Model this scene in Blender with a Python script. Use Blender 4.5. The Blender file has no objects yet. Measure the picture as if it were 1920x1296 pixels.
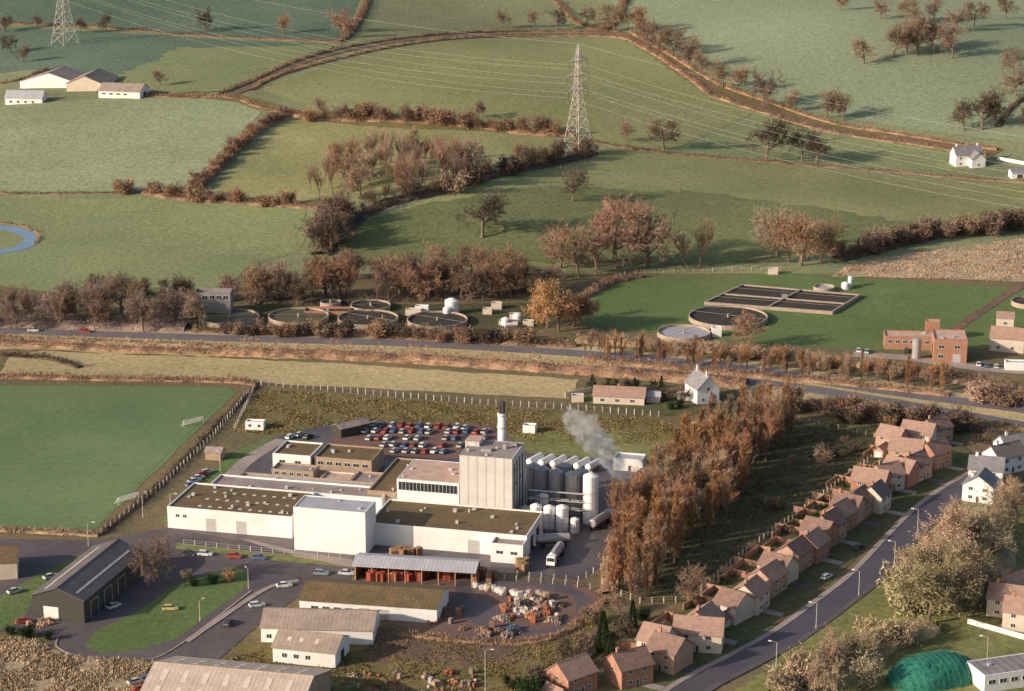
import bpy, bmesh, math, random
import numpy as np
from mathutils import Vector, Matrix
random.seed(7); rng=np.random.default_rng(7)
F=4330.0; CH=230.0; P=math.radians(16)
SC=bpy.context.scene; COL=SC.collection
# ------------------------------------------------------------ terrain
def tz(x,y):
    t=y-930
    if t<=0: return 0.0
    r=0.088*t*t/(t+120.0); r=140*(1-math.exp(-r/140))
    s=min(1,t/150.0); s=s*s*(3-2*s)
    return r+s*(3.6*math.sin(x/75+y/140+.6)+2.8*math.sin(y/62-x/170)+1.5*math.sin(x/41+y/90))+min(1,t/40)*10*math.exp(-((x+25)/75)**2-((y-1020)/70)**2)  # last term: added ridge, shaped so its right-hand slope turns from the sun
def G(u,v):
    cx=(u-960)/F; cy=(648-v)/F
    dx=cx; dy=math.cos(P)+cy*math.sin(P); dz=-math.sin(P)+cy*math.cos(P)
    y=300.0
    def gap(y):
        k=y/dy; return CH+dz*k-tz(dx*k,y)
    while gap(y)>0 and y<4000: y+=6
    a,b=y-6,y
    for _ in range(18):
        m=(a+b)/2
        if gap(m)>0:a=m
        else:b=m
    k=b/dy
    return Vector((dx*k,b,tz(dx*k,b)))
# ------------------------------------------------------------ materials
MC={}
def nd(nt,t,**kw):
    n=nt.nodes.new(t)
    for k,v in kw.items(): setattr(n,k,v)
    return n
def mat(name,c1,c2=None,scale=0.3,rough=.85,ground=False,fine=0.25,fscale=None,stripe=None,objcol=False,bump=0,metal=0,mid=None,spec=0.3,wide=0):
    if name in MC: return MC[name]
    m=bpy.data.materials.new(name); m.use_nodes=True; nt=m.node_tree; L=nt.links
    bs=nt.nodes['Principled BSDF']; bs.inputs['Roughness'].default_value=rough; bs.inputs['Metallic'].default_value=metal
    bs.inputs['Specular IOR Level'].default_value=spec
    if c2 is None: c2=tuple(c*0.8 for c in c1)
    if ground: co=nd(nt,'ShaderNodeNewGeometry').outputs['Position']
    else: co=nd(nt,'ShaderNodeTexCoord').outputs['Object']
    n1=nd(nt,'ShaderNodeTexNoise'); n1.inputs['Scale'].default_value=scale; n1.inputs['Detail'].default_value=6; n1.inputs['Roughness'].default_value=.66
    L.new(co,n1.inputs['Vector'])
    rp=nd(nt,'ShaderNodeValToRGB'); e=rp.color_ramp.elements
    e[0].position=.36; e[0].color=(*c1,1); e[1].position=.64; e[1].color=(*c2,1)
    if mid:
        q=e.new(.5); q.color=(*mid,1)
    L.new(n1.outputs['Fac'],rp.inputs['Fac']); col=rp.outputs['Color']
    n2=nd(nt,'ShaderNodeTexNoise'); n2.inputs['Scale'].default_value=fscale or scale*9; n2.inputs['Detail'].default_value=4; n2.inputs['Roughness'].default_value=.75
    L.new(co,n2.inputs['Vector'])
    mr=nd(nt,'ShaderNodeMapRange'); mr.inputs['From Min'].default_value=.3; mr.inputs['From Max'].default_value=.7
    mr.inputs['To Min'].default_value=1-fine; mr.inputs['To Max'].default_value=1+fine
    L.new(n2.outputs['Fac'],mr.inputs['Value']); fac=mr.outputs['Result']
    if wide:
        n3=nd(nt,'ShaderNodeTexNoise'); n3.inputs['Scale'].default_value=.006; n3.inputs['Detail'].default_value=3; L.new(co,n3.inputs['Vector'])
        m3=nd(nt,'ShaderNodeMapRange'); m3.inputs['From Min'].default_value=.3; m3.inputs['From Max'].default_value=.7; m3.inputs['To Min'].default_value=1-wide; m3.inputs['To Max'].default_value=1+wide
        L.new(n3.outputs['Fac'],m3.inputs['Value']); mu=nd(nt,'ShaderNodeMath',operation='MULTIPLY'); L.new(fac,mu.inputs[0]); L.new(m3.outputs['Result'],mu.inputs[1]); fac=mu.outputs[0]
    vm=nd(nt,'ShaderNodeVectorMath',operation='SCALE'); L.new(col,vm.inputs[0]); L.new(fac,vm.inputs['Scale']); col=vm.outputs['Vector']
    if stripe:
        ax,per,dark=stripe
        sx=nd(nt,'ShaderNodeSeparateXYZ'); L.new(co,sx.inputs[0])
        mm=nd(nt,'ShaderNodeMath',operation='PINGPONG'); L.new(sx.outputs[ax],mm.inputs[0]); mm.inputs[1].default_value=per/2
        m2=nd(nt,'ShaderNodeMapRange'); m2.inputs['From Min'].default_value=0; m2.inputs['From Max'].default_value=per*.12
        m2.inputs['To Min'].default_value=dark; m2.inputs['To Max'].default_value=1; L.new(mm.outputs[0],m2.inputs['Value'])
        v2=nd(nt,'ShaderNodeVectorMath',operation='SCALE'); L.new(col,v2.inputs[0]); L.new(m2.outputs['Result'],v2.inputs['Scale']); col=v2.outputs['Vector']
    if objcol:
        oi=nd(nt,'ShaderNodeObjectInfo'); v3=nd(nt,'ShaderNodeVectorMath',operation='MULTIPLY')
        L.new(col,v3.inputs[0]); L.new(oi.outputs['Color'],v3.inputs[1]); col=v3.outputs['Vector']
    L.new(col,bs.inputs['Base Color'])
    if bump:
        bp=nd(nt,'ShaderNodeBump'); bp.inputs['Strength'].default_value=min(1,bump); bp.inputs['Distance'].default_value=bump
        L.new(n2.outputs['Fac'],bp.inputs['Height']); L.new(bp.outputs['Normal'],bs.inputs['Normal'])
    MC[name]=m; return m
def grass(name,c1,c2,scale=.02,fine=.34,bump=.5,mid=None,fs=.5,wide=.16):
    return mat(name,c1,c2,scale=scale,rough=.95,ground=True,fine=fine,fscale=fs,bump=bump,mid=mid,spec=.1,wide=wide)
g_base=grass('ground_scrub',(.22,.16,.09),(.16,.14,.075),.02)
g_hill=grass('hill_grass',(.27,.28,.15),(.21,.225,.12),.016)
g_pale=grass('pale_grass',(.31,.345,.20),(.265,.295,.165),.016)
g_mid=grass('pasture',(.235,.245,.105),(.285,.275,.13),.016)
g_dim=grass('hollow_shade_pasture',(.15,.17,.075),(.19,.20,.09),.018)  # shade on the valley side is put into this darker grass colour
g_olive=grass('olive_pasture',(.31,.285,.135),(.235,.235,.105),.018)
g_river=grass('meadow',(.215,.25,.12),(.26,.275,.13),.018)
g_up=grass('hazed_upland_grass',(.29,.325,.20),(.245,.285,.17),.012)  # distance haze is put into this paler, greyer grass colour
g_cold=grass('shaded_upland_grass',(.145,.19,.135),(.115,.16,.11),.014)  # bluish shade of the top-left fields is put into the colour
g_pitch=grass('pitch_grass',(.14,.20,.095),(.175,.23,.105),.03,fine=.18,bump=.15)
g_lawn=grass('lawn_grass',(.12,.17,.06),(.155,.195,.075),.04,fine=.22)
g_gard=grass('garden_ground_cover',(.10,.125,.05),(.15,.125,.07),.09,fine=.35)
g_verge=grass('verge_grass',(.25,.245,.10),(.19,.185,.07),.05)
g_tan=grass('dry_grass',(.52,.40,.22),(.42,.335,.17),.04)
g_straw=grass('straw_ground',(.48,.37,.24),(.34,.25,.155),.06,fine=.4)
g_brown=grass('brown_rough_grass',(.22,.165,.07),(.155,.14,.055),.06)
g_dark=grass('shaded_rough_grass',(.085,.09,.045),(.11,.095,.05),.06)  # dark grass tone; on the orchard it carries the tree-belt shadow
g_mud=grass('mud',(.23,.145,.10),(.15,.10,.075),.08)
asph=mat('asphalt',(.145,.115,.118),(.10,.082,.087),.06,.8,True,.18,fscale=.8)
asphd=mat('street_asphalt',(.075,.066,.078),(.10,.086,.098),.06,.6,True,.16,fscale=.8,spec=.4)
asphw=mat('wet_asphalt',(.085,.068,.074),(.13,.102,.104),.08,.5,True,.2,fscale=.8,spec=.5)
asphm=mat('main_road_asphalt',(.20,.17,.175),(.155,.135,.145),.08,.7,True,.1,fscale=.8)
asphr=mat('reddish_tarmac',(.21,.12,.095),(.145,.095,.08),.07,.85,True,.22,fscale=.8)
conc=mat('concrete_paving',(.40,.325,.28),(.29,.235,.21),.1,.9,True,.15,fscale=1)
paint_line=mat('road_paint',(.6,.6,.56),(.5,.5,.47),1,.8,True,.1)
faint_line=mat('worn_pitch_line',(.24,.30,.18),(.19,.25,.13),.3,.9,True,.2)
watr=mat('river_water',(.16,.24,.36),(.2,.3,.42),.05,.15,True,.1,spec=.5)
white=mat('white_painted_wall',(.84,.82,.80),(.72,.68,.64),.12,.8,fine=.07,fscale=.9)
white2=mat('white_sheet_cladding',(.82,.81,.80),(.76,.74,.73),.1,.6,fine=.04,fscale=1,stripe=(0,1.2,.90))
greypanel=mat('pale_concrete_panel',(.66,.61,.57),(.55,.51,.48),.15,.85,fine=.08,stripe=(0,2.6,.62))
cream=mat('cream_render',(.66,.56,.46),(.56,.46,.37),.3,.9,fine=.08)
brick=mat('orange_brick',(.44,.225,.15),(.34,.17,.115),.6,.9,fine=.2,fscale=4)
brick2=mat('pale_brick',(.52,.33,.24),(.42,.27,.19),.6,.9,fine=.2,fscale=4)
tanw=mat('tan_wall',(.42,.31,.22),(.33,.24,.17),.4,.9,fine=.15)
darkclad=mat('dark_green_cladding',(.05,.055,.045),(.07,.06,.05),.3,.7,stripe=(0,.9,.75))
roofbrown=mat('mossy_brown_roof',(.20,.125,.065),(.125,.10,.05),.25,.95,fine=.35,fscale=1.6,stripe=(0,1.1,.8))
rooftan=mat('pinkish_felt_roof',(.62,.42,.33),(.46,.31,.25),.3,.95,fine=.2)
roofgrey=mat('grey_felt_roof',(.37,.29,.265),(.26,.21,.195),.2,.95,fine=.25,fscale=1.2)
rooflt=mat('light_corrugated_roof',(.5,.48,.51),(.4,.385,.41),.3,.6,fine=.12,stripe=(0,1.0,.6))
roofasb=mat('cement_sheet_roof',(.42,.32,.26),(.32,.245,.2),.3,.9,fine=.22,stripe=(0,1.1,.7))
rooflg=mat('pale_tan_sheet_roof',(.60,.47,.38),(.48,.37,.3),.3,.9,fine=.2,stripe=(0,1.1,.7))
tile=mat('brown_roof_tile',(.30,.185,.145),(.21,.13,.105),.7,.9,fine=.28,stripe=(2,.5,.7))
tile2=mat('pinkish_roof_tile',(.44,.28,.21),(.34,.21,.165),.7,.9,fine=.25,stripe=(2,.5,.75))
tile3=mat('dark_roof_tile',(.2,.16,.155),(.16,.135,.13),.7,.9,fine=.2,stripe=(2,.5,.75))
slate=mat('slate_roof',(.27,.25,.26),(.2,.185,.195),.5,.8,fine=.2,stripe=(2,.5,.8))
barnroof=mat('barn_roof',(.17,.15,.15),(.12,.105,.11),.3,.85,stripe=(1,1.1,.65))
glass=mat('window_glass',(.03,.035,.045),(.05,.055,.06),1,.12,spec=.6,fine=.05)
frame=mat('white_window_frame',(.75,.74,.72),None,1,.6,fine=.03)
doorm=mat('painted_door',(.12,.08,.06),(.1,.07,.055),1,.6)
shutter=mat('roller_shutter',(.5,.48,.46),(.42,.4,.38),1,.6,stripe=(2,.4,.8))
steel=mat('galvanised_steel',(.52,.50,.49),(.42,.41,.40),1,.5,fine=.1)
steelp=mat('weathered_pylon_steel',(.52,.46,.42),(.42,.37,.34),1,.6,fine=.1)
steelg=mat('stainless_steel_tank',(.46,.43,.42),(.36,.34,.33),.5,.4,fine=.1,metal=.3)
darkm=mat('dark_metal',(.05,.045,.045),(.07,.06,.06),1,.6)
rubber=mat('tyre_rubber',(.025,.025,.025),None,1,.9)
concw=mat('concrete_wall',(.44,.34,.265),(.33,.26,.2),.4,.9,fine=.18)
sludge=mat('filter_bed_stone',(.065,.052,.04),(.04,.035,.03),.5,.95,fine=.3,fscale=3)
sludge2=mat('settling_water',(.14,.115,.07),(.10,.095,.055),.2,.4,fine=.15)
palew=mat('pale_tank_water',(.45,.42,.44),(.36,.34,.36),.2,.3,fine=.1)
paintc=mat('car_paint',(1,1,1),(.94,.94,.94),1,.35,objcol=True,fine=.02,spec=.5)
crate=mat('stacked_goods',(1,1,1),(.7,.7,.7),2,.8,objcol=True,fine=.25)
bark=mat('tree_bark',(.22,.155,.12),(.14,.105,.08),1,.95,fine=.2)
twig=mat('tree_twigs',(1,1,1),(.62,.62,.62),.25,.95,objcol=True,fine=.28,fscale=1.5,spec=.05)
hedgem=mat('hedge_twigs',(1,1,1),(.55,.55,.55),.12,.95,objcol=True,fine=.35,fscale=1.2,ground=True,spec=.05)
timber=mat('fence_timber',(.5,.30,.18),(.38,.23,.14),1,.9,fine=.15)
cpost=mat('concrete_post',(.55,.49,.43),(.45,.4,.36),1,.9)
greennet=mat('green_sheeting',(.015,.13,.09),(.04,.21,.15),.8,.8,fine=.4,fscale=2.5)
greenrope=mat('light_green_rope',(.06,.26,.19),None,1,.8)
skym=mat('skylight_panel',(.72,.6,.5),(.6,.5,.42),1,.5)
ribbed=mat('ribbed_grey_roof',(.3,.27,.27),(.22,.2,.2),.3,.8,stripe=(0,2.2,.4))
wconc=mat('weathered_concrete',(.33,.29,.29),(.25,.22,.22),.4,.9)
# ------------------------------------------------------------ mesh builder
class MB:
    def __init__(s): s.v=[];s.f=[];s.m=[];s.mats=[]
    def mi(s,m):
        if m not in s.mats: s.mats.append(m)
        return s.mats.index(m)
    def add(s,vs,fs,m):
        o=len(s.v); s.v+= [tuple(p) for p in vs]; k=s.mi(m)
        for f in fs: s.f.append([i+o for i in f]); s.m.append(k)
    def hexa(s,p,m):
        s.add(p,[(3,2,1,0),(4,5,6,7),(0,1,5,4),(1,2,6,5),(2,3,7,6),(3,0,4,7)],m)
    def box(s,a,b,m):
        x0,y0,z0=a;x1,y1,z1=b
        s.hexa([(x0,y0,z0),(x1,y0,z0),(x1,y1,z0),(x0,y1,z0),(x0,y0,z1),(x1,y0,z1),(x1,y1,z1),(x0,y1,z1)],m)
    def cyl(s,c0,c1,r0,r1,m,n=12,caps=True):
        c0=Vector(c0);c1=Vector(c1);d=(c1-c0).normalized()
        a=d.orthogonal().normalized(); b=d.cross(a)
        vs=[]
        for c,r in((c0,r0),(c1,r1)):
            for i in range(n):
                t=2*math.pi*i/n; vs.append(c+a*(r*math.cos(t))+b*(r*math.sin(t)))
        fs=[(i,(i+1)%n,n+(i+1)%n,n+i) for i in range(n)]
        if caps: fs+= [tuple(range(n-1,-1,-1)),tuple(range(n,2*n))]
        s.add(vs,fs,m)
    def beam(s,p,q,t,m):
        s.cyl(p,q,t*.7,t*.7,m,4)
    def prism(s,poly,axis,a0,a1,m):
        n=len(poly)
        def mk(a): return [((a,p,q) if axis=='x' else (p,a,q)) for p,q in poly]
        vs=mk(a0)+mk(a1)
        s.add(vs,[tuple(range(n-1,-1,-1)),tuple(range(n,2*n))]+[(i,(i+1)%n,n+(i+1)%n,n+i) for i in range(n)],m)
    def mesh(s,name,smooth=False):
        me=bpy.data.meshes.new(name); me.from_pydata(s.v,[],s.f)
        for m in s.mats: me.materials.append(m)
        me.polygons.foreach_set('material_index',s.m)
        if smooth: me.polygons.foreach_set('use_smooth',[True]*len(s.f))
        bm=bmesh.new(); bm.from_mesh(me); bmesh.ops.recalc_face_normals(bm,faces=bm.faces); bm.to_mesh(me); bm.free()
        return me
def O(name,me,parent=None,loc=(0,0,0),rot=0,label=None,cat=None,kind=None,group=None,color=None,scale=None):
    o=bpy.data.objects.new(name,me); COL.objects.link(o); o.location=loc; o.rotation_euler=(0,0,rot) if not isinstance(rot,tuple) else rot
    if parent: o.parent=parent
    if label:o['label']=label
    if cat:o['category']=cat
    if kind:o['kind']=kind
    if group:o['group']=group
    if color:o.color=(*color,1)
    if scale:o.scale=(scale,)*3 if not isinstance(scale,tuple) else scale
    return o
# ------------------------------------------------------------ ground sheet
xs=np.concatenate([np.linspace(-6000,-800,14)[:-1],np.arange(-800,801,8),np.linspace(800,6000,14)[1:]])
ys=np.concatenate([np.linspace(-3000,300,12)[:-1],np.arange(300,1701,8),np.linspace(1700,7000,30)[1:]])
V=[(float(x),float(y),tz(x,y)) for y in ys for x in xs]; nx=len(xs)
Fc=[(j*nx+i,j*nx+i+1,(j+1)*nx+i+1,(j+1)*nx+i) for j in range(len(ys)-1) for i in range(nx-1)]
me=bpy.data.meshes.new('ground'); me.from_pydata(V,[],Fc); me.materials.append(g_base); me.materials.append(g_hill)
me.polygons.foreach_set('material_index',[1 if ys[j]>905 or abs(xs[i])>700 else 0 for j in range(len(ys)-1) for i in range(nx-1)])
me.polygons.foreach_set('use_smooth',[True]*len(Fc))
O('ground',me,label='rolling farmland and valley floor of grass',cat='ground',kind='structure')
def jit(pts,step=5,amp=.8):
    out=[]
    n=len(pts)
    for i in range(n):
        a=pts[i];b=pts[(i+1)%n]; L=math.hypot(b[0]-a[0],b[1]-a[1]); k=max(1,int(L/step))
        for j in range(k):
            t=j/k; out.append((a[0]+(b[0]-a[0])*t+random.uniform(-amp,amp)*(j>0),a[1]+(b[1]-a[1])*t+random.uniform(-amp,amp)*(j>0)))
    return out
LIFT=[0]
def patch(name,px,m,lift=.03,label=None,amp=.8,kind='structure'):
    LIFT[0]+=.0013; lift+=LIFT[0]
    pts=[tuple(G(*p)[:2]) for p in px]
    if amp: pts=jit(pts,5,amp)
    bm=bmesh.new(); vs=[bm.verts.new((x,y,0)) for x,y in pts]; bm.faces.new(vs)
    yy=[p[1] for p in pts]; xx=[p[0] for p in pts]
    if max(yy)>925:
        bmesh.ops.triangulate(bm,faces=bm.faces[:])
        y=max(min(yy),925); y=300+math.ceil((y-300)/8)*8
        while y<max(yy):
            bmesh.ops.bisect_plane(bm,geom=bm.verts[:]+bm.edges[:]+bm.faces[:],plane_co=(0,y,0),plane_no=(0,1,0)); y+=8
        x=-800+math.ceil((min(xx)+800)/8)*8
        while x<max(xx):
            bmesh.ops.bisect_plane(bm,geom=bm.verts[:]+bm.edges[:]+bm.faces[:],plane_co=(x,0,0),plane_no=(1,0,0)); x+=8
    for v in bm.verts: v.co.z=tz(v.co.x,v.co.y)+lift*(1 if max(yy)<=925 else 3)
    for f in bm.faces:
        f.normal_update()
        f.smooth=True
        if f.normal.z<0: f.normal_flip()
    me=bpy.data.meshes.new(name); bm.to_mesh(me); bm.free(); me.materials.append(m)
    return O(name,me,label=label or name.replace('_',' '),cat=name.split('_')[-1],kind=kind)
def smooth(pts,n=8):
    out=[];P_=[pts[0]]+list(pts)+[pts[-1]]
    for i in range(1,len(P_)-2):
        a,b,c,d=[Vector(P_[i+k][:2]) for k in(-1,0,1,2)]
        for j in range(n):
            t=j/n; out.append(.5*((2*b)+(c-a)*t+(2*a-5*b+4*c-d)*t*t+(3*b-a-3*c+d)*t**3))
    out.append(Vector(P_[-2][:2])); return out
def ribbon(name,px,w,m,lift=.06,off=0,th=0,world=None,label=None,wob=0):
    LIFT[0]+=.0013; lift+=LIFT[0]
    pts=smooth(world or [G(*p) for p in px])
    if wob:
        q=[]
        for a,b in zip(pts[:-1],pts[1:]):
            k=max(1,int((b-a).length/4)); q+= [a.lerp(b,i/k) for i in range(k)]
        pts=q+[pts[-1]]
    vs=[];fs=[]
    for i,p in enumerate(pts):
        d=(pts[min(i+1,len(pts)-1)]-pts[max(i-1,0)]).normalized(); nrm=Vector((-d.y,d.x))
        for s in(-w/2,w/2):
            q=p+nrm*(s*(1+random.uniform(-wob,wob))+off); vs.append((q.x,q.y,tz(q.x,q.y)+lift+th))
    n=len(pts)
    fs=[(2*i+1,2*i,2*i+2,2*i+3) for i in range(n-1)]
    if th:
        base=len(vs); vs+= [(a,b,c-th-.05) for a,b,c in vs]
        fs+= [(2*i,2*i+2,base+2*i+2,base+2*i) for i in range(n-1)]+[(2*i+3,2*i+1,base+2*i+1,base+2*i+3) for i in range(n-1)]
    me=bpy.data.meshes.new(name); me.from_pydata(vs,[],fs); me.materials.append(m)
    return O(name,me,label=label or name.replace('_',' '),cat='road',kind='structure')
# hill fields
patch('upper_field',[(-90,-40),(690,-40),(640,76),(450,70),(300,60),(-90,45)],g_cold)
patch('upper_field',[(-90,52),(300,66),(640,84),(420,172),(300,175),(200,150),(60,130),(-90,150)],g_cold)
patch('sunlit_field',[(330,90),(640,84),(560,112),(420,172),(300,175),(200,150),(300,110)],g_river,.1,amp=3)  # lighter grass colour stands in for sunlight on this part of the field
patch('pale_field',[(-60,205),(300,182),(430,187),(490,212),(370,330),(330,365),(190,360),(-60,362)],g_pale)
patch('riverside_field',[(-60,368),(330,374),(600,392),(560,470),(470,500),(420,540),(200,560),(-60,530)],g_river)
patch('copse_field',[(540,218),(640,232),(1060,262),(1050,300),(900,340),(560,385),(400,357),(470,280)],g_olive)
patch('hilltop_field',[(490,168),(700,98),(850,77),(1160,72),(1300,168),(1420,207),(1250,285),(1120,264),(1070,252),(900,232),(760,217),(600,212)],g_mid)
patch('valley_side_field',[(1120,277),(1500,312),(1920,345),(2050,350),(2050,405),(1570,470),(1350,500),(620,500),(640,430),(850,362),(1010,316)],g_mid)
patch('hollow_shade_field',[(700,410),(850,375),(1050,350),(1300,360),(1560,395),(1700,420),(1570,466),(1350,495),(630,495),(650,440)],g_dim,.1,amp=4)  # overlay of darker grass, painting in the shade of the slope
patch('upland_field',[(1190,60),(1300,110),(1400,170),(1500,205),(1700,240),(2000,275),(2060,-30),(1130,-30)],g_up)
patch('lower_lane_field',[(1430,212),(1560,245),(1850,290),(1800,322),(1500,305),(1260,285)],g_river)
# valley floor
patch('sewage_works_grass',[(1090,612),(1110,550),(1200,520),(1500,512),(1620,522),(1950,545),(1950,640),(1760,665),(1400,642)],g_lawn,.03)
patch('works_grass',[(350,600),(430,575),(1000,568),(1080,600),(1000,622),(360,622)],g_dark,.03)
patch('rough_straw_ground',[(1560,520),(1590,497),(1700,477),(1950,445),(1950,530),(1620,520)],g_straw,.05)
patch('strip_field',[(0,698),(20,668),(80,658),(600,680),(1085,712),(1070,748),(480,718),(0,704)],g_tan,.03)
patch('brown_paddock',[(490,730),(1250,787),(1285,835),(1000,828),(900,800),(640,792),(520,818),(430,808)],g_brown,.03)
patch('lawn_behind_works',[(930,815),(1140,800),(1250,830),(1240,870),(980,850)],g_verge,.05)
patch('football_pitch',[(-60,722),(430,727),(442,738),(180,992),(-60,985)],g_pitch,.03,amp=.4)
patch('shaded_orchard_grass',[(1290,830),(1490,790),(1690,800),(1655,840),(1290,1130),(1150,1135),(1130,1090)],g_dark,.03)  # shadow bands beside the tree belt painted as dark grass
patch('paddock_lawn',[(1500,792),(1690,797),(1680,820),(1520,800)],g_verge,.05)
patch('green_bank',[(300,975),(430,850),(510,820),(520,840),(450,890),(330,985)],g_lawn,.05)
patch('factory_yard',[(318,1000),(350,950),(520,818),(640,792),(930,797),(990,850),(1230,870),(1240,900),(1150,990),(1130,1060),(1090,1088),(980,1078),(560,1040)],asphw,.06,amp=0)
patch('car_park',[(640,790),(928,797),(985,848),(950,860),(700,862),(620,830)],asphr,.09,amp=0)
patch('estate_tarmac',[(-60,1010),(190,1014),(318,990),(560,1035),(668,1052),(655,1090),(570,1112),(500,1160),(400,1245),(300,1255),(130,1230),(60,1180),(20,1180),(-60,1200)],asph,.075,amp=0)
patch('grass_verge',[(330,1018),(560,1044),(660,1056),(650,1064),(560,1056),(330,1030)],g_verge,.09,amp=.3)
patch('grass_island',[(160,1212),(178,1185),(250,1150),(300,1118),(325,1098),(440,1062),(466,1075),(468,1096),(440,1120),(330,1198),(255,1222),(190,1226)],g_lawn,.09,amp=.3)
patch('grass_plot',[(-40,1190),(-40,1140),(60,1085),(150,1040),(178,1043),(110,1090),(60,1130),(40,1170)],g_lawn,.09,amp=.3)
patch('straw_wasteland',[(-60,1198),(60,1200),(130,1232),(290,1242),(260,1300),(200,1340),(-60,1340)],g_straw,.1)
patch('yard_mud',[(640,1090),(860,1080),(1090,1092),(1135,1130),(1060,1200),(900,1205),(760,1180),(640,1130)],asphr,.09)
patch('rubble_yard',[(850,1095),(900,1085),(1060,1095),(1115,1130),(1040,1185),(930,1192),(870,1160)],asphw,.12,amp=2)
patch('rubble_dirt',[(900,1098),(1000,1100),(1075,1118),(1080,1150),(1030,1180),(940,1186),(930,1140)],asphr,.13,amp=3)
patch('waste_ground',[(430,1215),(700,1170),(900,1205),(1060,1205),(1130,1135),(1180,1170),(1060,1310),(560,1320)],g_brown,.1)
patch('muddy_field',[(700,1185),(900,1210),(1000,1225),(950,1250),(680,1240)],g_mud,.13,amp=2)
patch('estate_gardens',[(1130,1310),(1200,1230),(1290,1135),(1655,842),(1690,802),(1800,815),(1830,860),(1790,900),(1700,955),(1560,1090),(1440,1185),(1290,1310)],g_gard,.06)
patch('roadside_green',[(1330,1340),(1500,1200),(1640,1090),(1770,965),(1850,935),(1950,930),(1950,1340)],g_verge,.06)
patch('garden_ground',[(1060,752),(1100,725),(1250,735),(1430,745),(1440,768),(1250,780)],g_gard,.06)
patch('muddy_ground',[(450,1010),(560,1035),(670,1052),(690,1062),(670,1066),(560,1046)],conc,.085,amp=.5)
ribbon('river',[(-60,425),(10,428),(50,440),(60,452),(30,468),(-60,480)],7,watr,.16,label='blue river bend between grass banks')
ribbon('lane_verge',[(1130,58),(1190,72),(1250,108),(1330,162),(1430,200),(1540,238),(1700,262),(1870,288)],15,g_brown,.12,wob=.25)
ribbon('lane_verge',[(300,178),(440,184),(500,200),(560,214),(700,232),(900,240),(1070,253)],12,g_brown,.12,wob=.25)
ribbon('main_road_verge',[(-100,626),(400,644),(800,656),(1200,684),(1450,712),(1650,742),(1950,790)],34,g_tan,.05,wob=.1)
ribbon('main_road',[(-100,617),(400,634),(800,646),(1200,672),(1450,700),(1650,732),(1950,772)],8.5,asphm,.10,label='far carriageway of grey dual road')
ribbon('main_road',[(1150,693),(1450,722),(1650,752),(1950,805)],8.5,asphm,.10,label='near carriageway of grey dual road')
ribbon('road_marking',[(-100,617),(400,634),(800,646),(1200,672),(1450,700),(1650,732),(1950,772)],.25,paint_line,.14,off=3.7)
ribbon('road_marking',[(1150,693),(1450,722),(1650,752),(1950,805)],.25,paint_line,.14,off=-3.7)
ribbon('footpath',[(1780,625),(1840,585),(1900,545),(1950,520)],4,g_mud,.08)
ribbon('service_road',[(1600,665),(1700,672),(1830,690),(1950,700)],7,conc,.1)
ribbon('lane',[(420,185),(500,152),(570,118),(680,90),(850,68),(1000,64),(1150,64),(1190,75),(1250,112),(1330,165),(1430,200),(1540,238),(1700,262),(1860,285)],4.5,g_mud,.2)
ribbon('lane',[(180,172),(300,178),(440,186),(500,200),(560,212)],4,g_mud,.2)
ribbon('track',[(350,970),(420,905),(470,860),(530,825)],5,conc,.1,wob=.1)
er=[(1240,1330),(1310,1282),(1400,1235),(1480,1190),(1560,1132),(1625,1080),(1690,1010),(1745,955),(1800,915),(1850,888)]
ribbon('estate_road',er,6.6,asphd,.10,label='curving residential street of dark tarmac')
ribbon('pavement',er,1.6,conc,.08,off=4.2,th=.12,label='raised pavement with kerb beside the street')
ribbon('pavement',er,1.6,asph,.08,off=-4.2,th=.12,label='raised pavement with kerb beside the street')
ribbon('pavement',[(350,1205),(400,1170),(500,1105),(560,1090)],1.6,conc,.12,th=.12,label='pale kerbed pavement beside the access road')
ribbon('pavement',[(110,1195),(108,1215),(160,1235),(260,1240),(330,1215),(470,1110)],.5,conc,.12,th=.1,label='thin pale kerb edging a grass island')
for a,b in [((0,868),(300,872)),((0,735),(425,738)),((425,740),(190,975))]:
    ribbon('pitch_line',[a,((a[0]+b[0])/2,(a[1]+b[1])/2),b],.14,faint_line,.07)
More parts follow.
